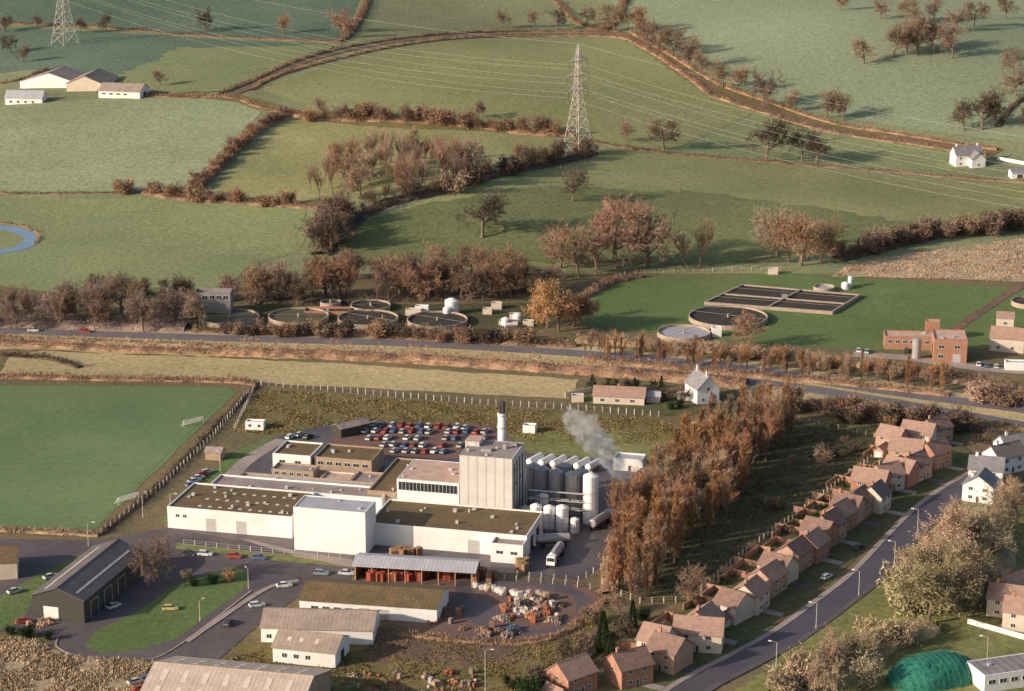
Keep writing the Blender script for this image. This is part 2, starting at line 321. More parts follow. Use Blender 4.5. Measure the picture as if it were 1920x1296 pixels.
# ------------------------------------------------------------ buildings
WC={}
def winmesh(w,h,kind='window',fm=frame,gm=glass):
    k=(round(w,2),round(h,2),kind,fm.name,gm.name)
    if k in WC: return WC[k]
    b=MB(); t=.09
    b.box((-w/2,-.06,0),(-w/2+t,.05,h),fm); b.box((w/2-t,-.06,0),(w/2,.05,h),fm)
    b.box((-w/2+t,-.06,h-t),(w/2-t,.05,h),fm); b.box((-w/2+t,-.06,0),(w/2-t,.05,t),fm)
    b.box((-w/2+t,-.03,t),(w/2-t,.04,h-t),gm)
    if kind=='window' and w>1:
        n=max(1,int(w/1.1))
        for i in range(1,n+1):
            x=-w/2+w*i/(n+1); b.box((x-.04,-.055,t),(x+.04,-.03,h-t),fm)
    WC[k]=b.mesh(kind); return WC[k]
def B(name,label,cat,pL,w,ang,d,h,roof='flat',rh=2,wall=white,rm=roofgrey,wins=(),doors=(),chim=(),sky=(),group=None,par=None,z=0,center=False,eave=.35):
    g=G(*pL) if isinstance(pL,tuple) else pL
    if center:
        g=Vector(g)-Vector((math.cos(ang)*w/2-math.sin(ang)*d/2,math.sin(ang)*w/2+math.cos(ang)*d/2,0))
    root=O(name,None,loc=(g[0],g[1],g[2]+z),rot=ang,label=label,cat=cat,group=group)
    b=MB()
    if roof=='flat':
        t=.3; ph=par if par is not None else .5
        b.box((0,0,-.3),(w,t,h),wall); b.box((0,d-t,-.3),(w,d,h),wall); b.box((0,t,-.3),(t,d-t,h),wall); b.box((w-t,t,-.3),(w,d-t,h),wall)
        O('wall',b.mesh('wall'),root)
        r=MB(); r.box((t,t,h-ph-.2),(w-t,d-t,h-ph),rm)
        for i in range(int(w*d/70)):
            x=random.uniform(1,w-2);y=random.uniform(1,d-2); s=random.uniform(.4,1.1); r.box((x,y,h-ph),(x+s,y+s,h-ph+random.uniform(.3,.9)),steel)
        ro=O('roof',r.mesh('roof'),root); zr=lambda x,y:h-ph
    elif roof=='gable':
        b.prism([(0,-.3),(d,-.3),(d,h),(d/2,h+rh),(0,h)],'x',0,w,wall); O('wall',b.mesh('wall'),root)
        sl_=rh/(d/2);e=eave;t=.18
        r=MB(); r.prism([(-e,h-sl_*e+.02),(d/2,h+rh+.02),(d+e,h-sl_*e+.02),(d+e,h-sl_*e+.02+t),(d/2,h+rh+.02+t),(-e,h-sl_*e+.02+t)],'x',-e,w+e,rm)
        r.box((-e,d/2-.12,h+rh+t),(w+e,d/2+.12,h+rh+t+.1),rm)
        ro=O('roof',r.mesh('roof'),root); zr=lambda x,y:h+.02+t+(sl_*y if y<d/2 else sl_*(d-y))
    else:
        b.prism([(0,-.3),(w,-.3),(w,h),(w/2,h+rh),(0,h)],'y',0,d,wall); O('wall',b.mesh('wall'),root)
        sl_=rh/(w/2);e=eave;t=.18
        r=MB(); r.prism([(-e,h-sl_*e+.02),(w/2,h+rh+.02),(w+e,h-sl_*e+.02),(w+e,h-sl_*e+.02+t),(w/2,h+rh+.02+t),(-e,h-sl_*e+.02+t)],'y',-e,d+e,rm)
        r.box((w/2-.12,-e,h+rh+t),(w/2+.12,d+e,h+rh+t+.1),rm)
        ro=O('roof',r.mesh('roof'),root); zr=lambda x,y:h+.02+t+(sl_*x if x<w/2 else sl_*(w-x))
    def put(nm,me,side,s,z0):
        L,R={'f':((s,0,z0),0),'b':((s,d,z0),math.pi),'l':((0,s,z0),-math.pi/2),'r':((w,s,z0),math.pi/2)}[side]
        O(nm,me,root,loc=L,rot=R)
    for (sd_,sp_,z0,ww,wh) in wins: put('window',winmesh(ww,wh),sd_,sp_,z0)
    for D in doors:
        sd_,sp_,ww,wh=D[:4]; put('door',winmesh(ww,wh,'door',frame,D[4] if len(D)>4 else doorm),sd_,sp_,0)
    for (x,y,ch) in chim:
        c=MB(); zz=zr(x,y); c.box((x-.4,y-.3,zz-1),(x+.4,y+.3,zz+ch),brick if wall is not white else white); c.box((x-.46,y-.36,zz+ch),(x+.46,y+.36,zz+ch+.12),concw)
        c.cyl((x-.18,y,zz+ch+.12),(x-.18,y,zz+ch+.5),.1,.09,brick,8); c.cyl((x+.18,y,zz+ch+.12),(x+.18,y,zz+ch+.5),.1,.09,brick,8)
        O('chimney',c.mesh('chimney'),ro)
    for (x,y,sx,sy) in sky:
        q=MB(); e=.06
        za=zr(x,y);zb=zr(x,y+sy);zc=zr(x+sx,y);zd=zr(x+sx,y+sy)
        q.hexa([(x,y,za-.02),(x+sx,y,zc-.02),(x+sx,y+sy,zd-.02),(x,y+sy,zb-.02),(x,y,za+e),(x+sx,y,zc+e),(x+sx,y+sy,zd+e),(x,y+sy,zb+e)],skym)
        O('skylight',q.mesh('skylight'),ro)
    return root
FA=math.radians(-13.5)
rr=random.uniform
B('dairy_building','long white low factory wing with brown skylit roof','factory',(315,990),37,FA,21,6.5,rm=roofbrown,par=.4,
  doors=[('f',13,3,4,shutter),('f',22,3,4,shutter)],wins=[('f',3,3.5,1.2,1),('f',5.2,3.5,1.2,1)],
  sky=[(8+i*3,3+j*6,1.0,1.1) for i in range(9) for j in range(3)])
B('loading_hall','tall plain white windowless box on the factory front','factory',(552,1031),20.6,FA,10,12.6,wall=white2,rm=rooflt,par=.2)
B('dairy_building','long white factory wing with dark mossy roof','factory',(692,1021),45,FA,20,6.5,rm=roofbrown,par=.4,doors=[('f',30,3.4,4,shutter),('r',6,4,4.5,darkm),('r',13,4,4.5,darkm)])
B('office_block','small white flat-roofed entrance block','building',(920,1054),9,FA,5.5,5.6,rm=roofgrey,wins=[('f',2.5,2.6,2,1),('f',6.5,2.6,2,1)],doors=[('r',2.5,1.2,2.2)])
B('factory_annex','low tan-roofed annex behind the white wing','factory',(395,945),52,FA,9,6.2,rm=roofgrey,wall=white)
B('factory_annex','long narrow grey roofed annex with parapet','factory',(448,925),44,FA,5,5,rm=rooflt,wall=tanw)
B('laboratory_block','white flat-roofed block with brown roof panel','building',(512,885),12,FA,13,6,rm=roofbrown,wins=[('f',3,3,2,1.2),('f',8,3,2,1.2)])
B('laboratory_block','tan flat-roofed block beside the white block','building',(590,889),18,FA,13,5.6,rm=roofbrown,wall=tanw,wins=[('f',i*2.8+2,3.2,2,1.2) for i in range(6)])
B('brick_office','brown brick two storey office with many windows','office',(510,908),13,FA,6,5,rm=roofgrey,wall=tanw,wins=[('f',1.6+i*2.3,z,1.4,1.1) for i in range(5) for z in(.9,3.2)])
B('store_shed','low tan store with flat felt roof','shed',(600,918),9,FA,7,3.6,rm=rooftan,wall=cream,doors=[('f',3,2.4,2.6,shutter)])
B('store_shed','narrow brick store with flat roof','shed',(655,930),8,FA,10,4.5,rm=roofgrey,wall=brick2,wins=[('f',4,2,2,1)])
B('factory_annex','brown flat-roofed link building','factory',(690,962),8.5,FA,30,7,rm=roofbrown,wall=tanw)
hall=B('process_hall','white process hall with window band and pinkish roof','factory',(745,975),18.3,FA,18,12.5,rm=rooftan,par=.08,wall=white2)
O('window',winmesh(17.4,2.6),hall,loc=(9.15,0,9.2))
tw=B('process_tower','tall pale concrete-panelled factory tower with flat roof','factory tower',(862,985),15.3,FA,15,21,rm=roofgrey,par=.08,wall=greypanel,
  doors=[('f',11,1,2)],wins=[('r',4,12,1,1.4),('r',10,12,1,1.4),('r',4,16,1,1.4)])
b=MB(); b.box((-.6,9,18),(3.5,14.2,22.2),greypanel); b.box((-.75,8.85,22.2),(3.65,14.35,22.4),rooftan); O('roof_housing',b.mesh('roof_housing'),tw)
for q in(((5,5,20.5),(8,7,21.6)),((10.5,8.5,20.5),(11.5,9.5,22.2)),((12.5,11,20.5),(14,13,21.8))):
    b=MB(); b.box(*q,steelg); O('roof_vent',b.mesh('roof_vent'),tw)
for i in range(4):
    b=MB(); b.cyl((15.45,2+i*3.4,0),(15.45,2+i*3.4,19),.14,.14,darkm,6); O('service_pipe',b.mesh('service_pipe'),tw)
g=G(941,935); ck=O('factory_chimney',None,loc=g,label='tall white round factory chimney with sooty dark flue',cat='chimney')
b=MB(); b.cyl((0,0,0),(0,0,26),1.35,1.15,white,20); b.cyl((0,0,25.6),(0,0,26.2),1.3,1.3,white,20); O('stack',b.mesh('stack',True),ck)
for x_,z_,r_ in((.35,30,.6),(-.5,29,.45)):
    b=MB(); b.cyl((x_,0,26),(x_,0,z_),r_,r_,darkm,12); O('flue',b.mesh('flue'),ck)
for z in(8,15,22):
    b=MB(); b.cyl((0,0,z),(0,0,z+.25),1.5,1.5,steel,16); O('band',b.mesh('band'),ck)
def silo(u,v,h,r,m,lab,ladder=True):
    g=G(u,v); ro=O('storage_silo',None,loc=g,label=lab,cat='silo')
    b=MB(); b.cyl((0,0,0),(0,0,h),r,r,m,20); b.cyl((0,0,h),(0,0,h+r*.35),r,r*.25,m,20)
    for z in(h*.33,h*.66): b.cyl((0,0,z),(0,0,z+.12),r*1.02,r*1.02,steelg,20)
    O('shell',b.mesh('shell'),ro)
    if ladder:
        c=MB(); c.beam((-.2,-r-.2,0),(-.2,-r-.2,h),.05,steel); c.beam((.2,-r-.2,0),(.2,-r-.2,h),.05,steel)
        for i in range(int(h/1)): c.beam((-.2,-r-.2,i+.5),(.2,-r-.2,i+.5),.04,steel)
        O('ladder',c.mesh('ladder'),ro)
silo(1107,980,14.2,2.2,white,'tall white cylindrical storage silo beside the factory')
for u,v,h in((1073,965,12.5),(1043,958,12),(1016,952,12),(1058,945,12),(1090,950,11),(1000,940,11)): silo(u,v,h,2.1,steelg,'tall grey steel storage silo in a cluster')
for u,v,h,r in((984,985,5.5,1.5),(1005,988,6.5,1.7),(1030,991,6.5,1.7),(1054,994,7,1.8),(1078,998,4,1.3),(1018,972,7,1.7)): silo(u,v,h,r,white if u>1000 else steelg,'short pale storage tank at the foot of taller silos')
b=MB()
for i in range(7): b.box((i*3,0,0),(i*3+.25,.25,9),darkm)
for z in(4,6.5,9): b.box((0,-.2,z),(18.3,.5,z+.2),steel)
for z in(4.6,7): b.cyl((0,.3,z),(18,.3,z),.15,.15,steelg,6)
O('pipe_gantry',b.mesh('pipe_gantry'),loc=G(990,975),rot=FA,label='steel pipe gantry between tower and silos',cat='pipework')
b=MB(); Lt=7
b.cyl((-Lt/2,0,2.0),(Lt/2,0,2.0),1.05,1.05,white,18); b.cyl((-Lt/2-.3,0,2.0),(-Lt/2,0,2.0),.6,1.05,white,18); b.cyl((Lt/2,0,2.0),(Lt/2+.3,0,2.0),1.05,.6,white,18)
tb=b.mesh('tank_shell',False)
b=MB(); b.box((-.3,-.9,0),(.3,.9,1.2),concw); ts=b.mesh('saddle')
for i in range(6):
    g=G(1003+i*22,872+i*2); r=O('horizontal_tank',None,loc=g,rot=math.radians(58),label='white horizontal cylindrical tank on concrete saddles',cat='tank',group='row of horizontal tanks beside the factory')
    O('shell',tb,r); O('saddle',ts,r,loc=(-2.2,0,0)); O('saddle',ts,r,loc=(2.2,0,0))
B('boiler_house','small pale flat-roofed hut near the steam vent','hut',(1150,882),9,FA,6,4,rm=rooflt,wall=white,doors=[('f',5,1,2)])
B('portable_cabin','small white portable cabin on rough grass','cabin',(460,806),6,math.radians(-8),3,2.8,rm=rooflt,wall=white,wins=[('f',1.5,1,1,1),('f',4.5,1,1,1)])
B('cycle_shed','long low dark shed beside the car park','shed',(640,822),11,math.radians(38),5,3,roof='gable',rh=1,rm=roofgrey,wall=darkclad)
B('store_shed','small dark timber shed near the pitch fence','shed',(385,862),5,FA,4,2.5,roof='gable',rh=1,rm=roofgrey,wall=tanw)
B('valve_house','small white cabin behind the car park','cabin',(980,812),4,FA,3,2.6,rm=rooflt,wall=white)
g=G(665,1088); sh=O('open_storage_shed',None,loc=g,rot=math.radians(-9),label='open-fronted storage shed with light corrugated roof',cat='shed')
b=MB(); b.prism([(-1,4.3),(4,5.6),(9,4.3),(9,4.45),(4,5.78),(-1,4.45)],'x',-.5,33,rooflt); O('roof',b.mesh('roof'),sh)
b=MB(); b.box((0,8.3,-.2),(32.5,8.5,4.2),tanw); b.box((0,0,-.2),(.2,8.3,4.2),tanw); O('wall',b.mesh('wall'),sh)
b=MB(); b.box((-.12,-.12,-.2),(.12,.12,4.45),timber); pm=b.mesh('post')
for i in range(8): O('post',pm,sh,loc=(.3+i*4.5,-.3,0))
B('warehouse','white-walled warehouse with mossy brown pitched roof','warehouse',(562,1152),36,math.radians(-10),15,4,roof='gable',rh=2,rm=roofbrown,wall=white,wins=[('f',4+i*3,1.6,2,1.1) for i in range(4)],doors=[('f',17,3,3,shutter),('f',22,3,3,shutter)])
B('workshop','grey roofed workshop with white gable','workshop',(490,1205),28,math.radians(-4),13,4,roof='gable',rh=2.4,rm=roofasb,wall=white,wins=[('f',2,1.2,1.4,1.2),('r',4,1.5,1.5,1.2),('r',9,1.5,1.5,1.2)])
B('workshop','white walled workshop with skylights in brown roof','workshop',(512,1242),16,math.radians(-14),11,4,roof='gable',rh=2.4,rm=roofasb,wall=white,wins=[('f',3,1.6,1.4,1.2),('f',6,1.6,1.4,1.2),('f',9,1.6,1.4,1.2)],sky=[(3,2.2,1,1.2),(6,2.2,1,1.2),(10,2.2,1,1.2)],doors=[('r',5.5,3,3,darkm)])
B('warehouse','large warehouse with pale corrugated skylit roof','warehouse',(255,1372),38,math.radians(-12),28,6.5,roof='gable',rh=4.5,rm=rooflg,wall=tanw,sky=[(3+i*5,y,1.2,3.5) for i in range(7) for y in(3,8.5,17,22)])
B('barn','dark clad barn with grey roof and open side','barn',(62,1158),14.5,math.radians(-16),36,6.2,roof='gable_y',rh=2.6,rm=barnroof,wall=darkclad,doors=[('f',5.2,4.2,3.6,frame),('r',6,4.5,4.5,darkm),('r',14,4.5,4.5,darkm),('r',22,4.5,4.5,darkm)],sky=[(2.6,2,.6,31),(11.5,2,.6,31)])
B('storage_unit','pale walled unit with brown roof','warehouse',(-60,1092),13,math.radians(10),12,5,roof='gable',rh=2,rm=roofbrown,wall=cream,doors=[('r',6,4,3.5,frame)])
B('farm_barn','long white-walled barn with grey roof','barn',(38,166),34,math.radians(-14),22,4,roof='gable_y',rh=5,rm=roofgrey,wall=white)
B('farm_barn','brown roofed barn in farmyard','barn',(125,172),20,math.radians(-8),26,4.5,roof='gable_y',rh=4,rm=roofasb,wall=cream)
B('farm_shed','white-walled farm shed with pale roof','shed',(185,184),23,math.radians(-12),14,4,roof='gable',rh=3,rm=roofasb,wall=white,doors=[('r',7,4,3,darkm)],wins=[('f',i*4+3,2,2,1) for i in range(4)])
B('farmhouse','small white farmhouse with pale roof','house',(10,197),20,math.radians(-6),9,4,roof='gable',rh=3,rm=rooflt,wall=white,wins=[('f',3+i*4,1.2,1.3,1.3) for i in range(4)])
B('farmhouse','white farmhouse with chimneys beside a lane','house',(1792,314),14,math.radians(12),8,6,roof='gable',rh=3.5,rm=slate,wall=white,wins=[('f',x,z,1.2,1.2) for x in(2.5,7,11.5) for z in(1,3.8)],chim=[(1.5,4,1.2),(12.5,4,1.2)],doors=[('f',9.2,1,2)])
B('house_extension','small white gabled extension to farmhouse','house',(1822,316),7,math.radians(12),6,4.5,roof='gable_y',rh=3,rm=slate,wall=white,wins=[('f',3.5,1,1.2,1.2)])
B('garage','low white garage beside the farmhouse','garage',(1897,336),9,math.radians(5),6,3,roof='gable',rh=1.5,rm=slate,wall=white,doors=[('f',4,3,2.4)])
B('cottage','white gabled cottage with brick chimneys','house',(1307,760),8,math.radians(20),10,5.4,roof='gable_y',rh=4,rm=slate,wall=white,wins=[('f',2,1,1.1,1.2),('f',6,1,1.1,1.2),('f',4,4.6,1,1.1),('r',3,1,1.2,1.2),('r',7,1,1.2,1.2)],chim=[(4,1.2,1.5),(4,8.8,1.5)])
B('bungalow','low bungalow with pale brown tiled roof','bungalow',(1112,757),17,math.radians(-8),8,2.8,roof='gable',rh=2.2,rm=tile2,wall=cream,wins=[('f',3,.9,1.5,1.1),('f',8,.9,1.5,1.1),('f',13,.9,1.5,1.1)],chim=[(8,5,.8)])
B('garden_shed','little white flat roofed garden outbuilding','shed',(1072,755),4,0,3,2.4,rm=rooflt,wall=cream)
B('garden_shed','small pale outbuilding in cottage garden','shed',(1212,756),4.5,0,3,2.4,roof='gable',rh=1,rm=rooflt,wall=cream)
B('garden_shed','small white outbuilding in cottage garden','shed',(1270,752),4,0,3,2.4,rm=roofgrey,wall=white)
B('screen_house','tall grey concrete building with open bays on top','utility building',(364,592),14,math.radians(-2),7,9,rm=roofgrey,wall=wconc,par=1.2,wins=[('f',1.8+i*2.6,6.4,2,1.6) for i in range(5)])
B('brick_tank','low rectangular brick tank with dividing walls','tank',(570,592),17,math.radians(-2),7,1.8,rm=sludge,wall=brick,par=.8)
B('control_building','orange brick control building with flat roof','utility building',(1658,655),17,math.radians(-6),8,5,rm=rooftan,wall=brick,par=.4,wins=[('f',2+i*2.6,2.4,1.6,1.2) for i in range(6)])
B('control_building','tall orange brick block with metal gate','utility building',(1750,679),11.5,math.radians(-6),13,8.5,rm=rooftan,wall=brick,par=.4,wins=[('f',2.5,5,2,1.3),('f',8,5,2,1.3),('f',2.5,1.5,2,1.3),('r',4,5,1.5,1.2)],doors=[('f',8,2.6,3,shutter)])
B('control_building','small square brick tower on flat roof','utility building',(1735,640),5,math.radians(-6),4,7.5,rm=rooftan,wall=brick,par=.3)
B('brick_house','pinkish brick house with pitched roof beside the works','house',(1855,658),12,math.radians(-18),9,5,roof='gable',rh=3,rm=tile2,wall=cream,wins=[('f',3,1,1.3,1.2),('f',8,1,1.3,1.2)])
B('brick_house','small square pale building with low roof','house',(1868,628),6,math.radians(-10),6,6.5,roof='gable',rh=1.5,rm=tile2,wall=cream,wins=[('f',3,4,1.3,1.1)])
B('site_cabin','white cabin beside parked vehicles','cabin',(1885,695),8,math.radians(-5),4,3,rm=rooflt,wall=white)
for u,v,w,h in((760,592,6,2.4),(778,588,5,2.8),(905,590,3.5,2.2),(921,580,4,2.4),(935,610,7,1.6),(955,604,4,3),(980,612,4,2),(1440,515,4,2.4)):
    B('pump_kiosk','small pale kiosk housing pumping equipment','hut',(u,v),w,math.radians(-5),3,h,rm=rooflt,wall=cream if w!=5 else white)
silo(847,588,5.2,2.6,white,'squat white tank with domed top',False); silo(838,592,3,1.5,white,'small white chemical tank',False); silo(970,604,3,1.6,white,'small white chemical tank',False)
silo(948,610,2.6,1.6,white,'small white chemical tank',False); silo(1718,672,7,1.6,steelg,'slim silver silo beside brick building'); silo(1585,542,2.4,1.6,white,'small white chemical tank',False); silo(1594,538,4,1,white,'small white chemical tank',False)
# horizontal pump skid
b=MB(); b.cyl((-2.5,0,1.2),(2.5,0,1.2),.8,.8,white,14); b.box((-2,-.6,0),(-1.4,.6,.9),concw); b.box((1.4,-.6,0),(2,.6,.9),concw)
O('horizontal_tank',b.mesh('horizontal_tank'),loc=G(958,615),rot=.3,label='small white horizontal vessel on concrete saddles',cat='tank')
def rtank(u,v,rpx,bed,lab,h=1.8,bridge=True):
    g=G(u,v); a=G(u-rpx,v); r=abs(g.x-a.x); ro=O('round_tank',None,loc=g,label=lab,cat='tank')
    n=40; vs=[];fs=[]
    for i in range(n):
        t=2*math.pi*i/n; c,s=math.cos(t),math.sin(t)
        vs+= [(r*c,r*s,-.2),(r*c,r*s,h),((r-.4)*c,(r-.4)*s,h),((r-.4)*c,(r-.4)*s,-.2)]
    for i in range(n):
        j=(i+1)%n
        for k in range(3): fs.append((4*i+k,4*j+k,4*j+k+1,4*i+k+1))
    b=MB(); b.add(vs,fs,concw); O('wall',b.mesh('wall'),ro)
    b=MB(); b.cyl((0,0,.1),(0,0,h-.7),r-.4,r-.4,bed,n); O('bed',b.mesh('bed'),ro)
    if bridge:
        b=MB(); b.cyl((0,0,0),(0,0,h+.6),.4,.4,concw,10); t=rr(0,3); c,s=math.cos(t),math.sin(t)
        b.beam((-r*c,-r*s,h+.2),(r*c,r*s,h+.2),.09,wconc); b.beam((-r*s,r*c,h+.25),(r*s,-r*c,h+.25),.09,wconc)
        O('distributor_arm',b.mesh('arm'),ro)
for u,v in((430,601),(560,599),(690,603),(820,606)): rtank(u,v,57,sludge if u>600 else sludge2,'round concrete filter tank with rotating arms')
rtank(695,579,38,sludge,'smaller round concrete tank'); rtank(620,573,20,sludge2,'small round concrete tank')
rtank(1365,600,74,sludge,'wide round filter tank with dark bed'); rtank(1282,630,50,palew,'round settling tank with pale water surface'); rtank(1545,545,20,palew,'small round pale tank',bridge=False)
rtank(1930,572,34,sludge,'round tank at the grass edge')
B('valve_house','small white valve hut between round tanks','hut',(1335,632),3.5,0,3,3.5,rm=rooflt,wall=white)
A_,B_,C_,D_=[G(*p) for p in((1322,572),(1392,539),(1612,558),(1560,590))]
ro=O('filter_bed',None,loc=A_,label='rectangular stone filter beds with brick dividing walls',cat='filter bed')
def bl(s,t): return (A_*(1-s)*(1-t)+D_*s*(1-t)+B_*(1-s)*t+C_*s*t)-A_
b=MB()
def wallseg(p,q,h=1.3,t=.7):
    d=(q-p).normalized(); n_=Vector((-d.y,d.x,0))*t/2
    b.hexa([tuple(p-n_-Vector((0,0,.2))),tuple(q-n_-Vector((0,0,.2))),tuple(q+n_-Vector((0,0,.2))),tuple(p+n_-Vector((0,0,.2))),tuple(p-n_+Vector((0,0,h))),tuple(q-n_+Vector((0,0,h))),tuple(q+n_+Vector((0,0,h))),tuple(p+n_+Vector((0,0,h)))],concw)
for t in(0,.48,1): wallseg(bl(-.006,t),bl(1.006,t),1.3+.01*t)
for s in(0,.5,1): wallseg(bl(s,0),bl(s,1),1.35+.01*s)
O('wall',b.mesh('wall'),ro)
b=MB(); q=[bl(0,0),bl(1,0),bl(1,1),bl(0,1)]; b.hexa([tuple(p) for p in q]+[(p.x,p.y,.8) for p in q],sludge); O('bed',b.mesh('bed'),ro)
for t in(.25,.75):
    b=MB(); p=bl(0,t);q=bl(1,t); b.beam((p.x,p.y,1.7),(q.x,q.y,1.7),.08,wconc); O('distributor_arm',b.mesh('arm'),ro)
b=MB(); b.box((bl(.5,.5).x-1,bl(.5,.5).y-1,1.4),(bl(.5,.5).x+1,bl(.5,.5).y+1,2.6),steelg); O('control_box',b.mesh('box'),ro)
# ------------------------------------------------------------ estate houses
RA=math.radians(57)
def hwins(w,d):
    L=[]
    for z in(1,3.6): L+= [('f',w*.27,z,1.3,1.1),('f',w*.73,z,1.3,1.1),('b',w*.27,z,1.3,1.1),('b',w*.73,z,1.3,1.1),('l',d*.5,z,.9,1.0)]
    return L
houses=[(1072,1292,40,tile2,brick,9,8),(1178,1276,30,tile,brick,9,8),(1232,1228,-30,tile2,cream,7,9),(1255,1248,-33,tile,brick2,8,9),(1310,1212,-10,tile2,cream,12,8),(1318,1192,57,tile2,brick2,8,8),
(1375,1158,-40,tile,cream,7,9),(1405,1140,57,tile2,cream,8,8),(1438,1108,57,tile2,brick2,9,7.5),(1458,1088,-33,tile,cream,8,8),(1488,1062,57,tile,brick2,9,7.5),(1520,1045,57,tile2,brick,8,7.5),(1535,1022,-33,tile,brick,8,8),(1552,1010,57,tile,brick2,8,7.5),
(1572,990,57,tile2,brick,8,7.5),(1590,975,-33,tile,brick2,8,8),(1608,963,57,tile,brick,8,7.5),(1640,955,57,tile3,cream,7,7),(1632,925,-20,tile2,brick,10,8),(1662,915,30,tile2,cream,8,7),(1688,905,-33,tile2,brick,9,8),(1712,895,50,tile,brick2,8,8),
(1700,868,-25,tile2,brick2,10,8),(1752,872,40,tile,brick,8,7),(1722,835,-30,tile2,cream,10,8),(1752,825,40,tile,brick2,8,8),(1672,842,-33,tile2,brick2,8,7)]
dv=Vector((math.cos(RA),math.sin(RA),0)); pv=Vector((-math.sin(RA),math.cos(RA),0))
for i,(u,v,a,rm,wl,w,d) in enumerate(houses):
    B('detached_house',f"{'cream rendered' if wl is cream else 'brick'} house with {'pinkish' if rm is tile2 else 'brown'} tiled gable roof on the estate",'house',(u,v),w,math.radians(a+rr(-4,4)),d,5+rr(-.2,.2),roof='gable',rh=2.8+rr(-.3,.3),rm=rm,wall=wl,
      wins=hwins(w,d),doors=[('f',w*.5,.95,2.05)],chim=[(w*.15,d*.5,.9)] if i%2 else [],center=True,group='houses on the residential estate')
    g=G(u,v)
    if i%2: ribbon('driveway',None,2.8,conc if i%3 else asph,.09,world=[g-pv*3,g-pv*6,g-pv*9.5])
    patch('garden_lawn',[(u-34,v-10),(u-14,v-24),(u+2,v-12),(u-18,v+2)],g_lawn,.08,amp=.2)
    if i%2==0:
        p=g-dv*7.5
        B('garage','small tiled garage beside a house','garage',p,3.2,math.radians(a),5.5,2.4,roof='gable_y',rh=1.2,rm=rm,wall=wl,doors=[('f',1.6,2.4,2,frame)],center=True,group='garages on the residential estate')
for u,v,a,w in((1848,905,-15,10),(1838,935,-25,9),(1882,880,30,11),(1900,862,20,10)):
    B('detached_house','white rendered house with grey tiled roof','house',(u,v),w,math.radians(a),8,5.2,roof='gable' if w!=9 else 'gable_y',rh=3,rm=slate if w<11 else tile3,wall=white,wins=hwins(w,8),doors=[('f',w*.5,.95,2.05)],chim=[(w*.2,4,1)],center=True)
for u,v,a in((1890,1150,-20),(1920,1175,-20),(1905,1125,30)):
    B('detached_house','pale brick house with pinkish tiled roof','house',(u,v),10,math.radians(a),8,5,roof='gable',rh=2.8,rm=tile2,wall=cream if a<0 else brick2,wins=hwins(10,8),chim=[(2,4,.9)],center=True)
B('flat_roofed_unit','long grey flat-roofed building','building',(1845,1300),22,math.radians(18),9,4.5,rm=ribbed,wall=white,par=.15,wins=[('f',2+i*3,2,2,1.2) for i in range(6)])
# green sheeted tunnel
g=G(1750,1272); n=14; vs=[];Lx=24
def tsc(i):
    e=1-abs(i-8)/8; return .3+.7*min(1,e*1.7)**.6
for i in range(17):
    x=-Lx/2+Lx*i/16; sc=tsc(i)
    for j in range(n+1):
        t=math.pi*j/n; k=1+.06*math.sin(i*1.9+j*2.3)+rr(-.04,.04); vs.append((x,-6.8*math.cos(t)*sc*k,5.6*math.sin(t)**.85*sc*k))
b=MB(); b.add(vs,[(i*(n+1)+j,(i+1)*(n+1)+j,(i+1)*(n+1)+j+1,i*(n+1)+j+1) for i in range(16) for j in range(n)]+[tuple(range(n+1)),tuple(16*(n+1)+j for j in range(n,-1,-1))],greennet)
tn=O('sheeted_tunnel',None,loc=g,rot=math.radians(22),label='rounded green sheeted tunnel over a store',cat='tunnel')
O('cover',b.mesh('cover',True),tn)
for i in range(1,16):
    b=MB(); x=-Lx/2+Lx*i/16; sc=tsc(i); pr=None
    for j in range(n+1):
        t=math.pi*j/n; q=(x,-6.95*math.cos(t)*sc*1.05,5.75*math.sin(t)**.85*sc*1.05)
        if pr: b.beam(pr,q,.05,greenrope)
        pr=q
    O('rope',b.mesh('rope'),tn)
# ------------------------------------------------------------ fences, walls
def fence(px,sp,h,pm_,label,rail=True,pw=.12,name='fence',rm_=None,cat='fence'):
    pts=[G(*p) for p in px]; root=O(name,None,loc=pts[0],label=label,cat=cat); o=pts[0]
    b=MB(); b.box((-pw,-pw,-.1),(pw,pw,h),pm_); pme=b.mesh('post'); rb=MB(); cnt=0; ex=MB()
    for a,c in zip(pts[:-1],pts[1:]):
        L=(c-a).length; k=max(1,int(L/sp))
        for i in range(k):
            p=a.lerp(c,i/k)-o
            if cnt<95: O('post',pme,root,loc=p,rot=(rr(-.05,.05),rr(-.05,.05),rr(0,1)))
            else: ex.box((p.x-pw,p.y-pw,p.z-.1),(p.x+pw,p.y+pw,p.z+h),pm_)
            cnt+=1
        if rail:
            for z in([.5,.9] if h<1.6 else [.15*h,.55*h,.95*h]):
                rb.beam(a-o+Vector((0,0,z)),c-o+Vector((0,0,z)),.04,rm_ or pm_)
    if rail: O('rail',rb.mesh('rail'),root)
    if ex.v: O('post_row',ex.mesh('post_row'),root,kind='stuff')
    return root
fence([(490,722),(700,741),(900,758),(1100,770),(1250,783)],2.6,2.0,cpost,'long concrete post and wire fence beside rough grass',pw=.14,rm_=darkm)
fence([(440,808),(480,725)],3,2,cpost,'short concrete post fence beside the pitch',rm_=darkm)
fence([(190,1003),(300,918),(400,820),(470,735)],3,2.0,cpost,'concrete post fence between pitch and factory',rm_=darkm)
fence([(345,1022),(470,1035),(660,1052)],3,1.6,cpost,'pale concrete post fence along the estate road',rm_=steel)
fence([(1130,1105),(1200,1132),(1290,1130),(1400,1035),(1530,940),(1665,838)],2.8,1.8,cpost,'concrete post fence behind estate gardens',rm_=timber)
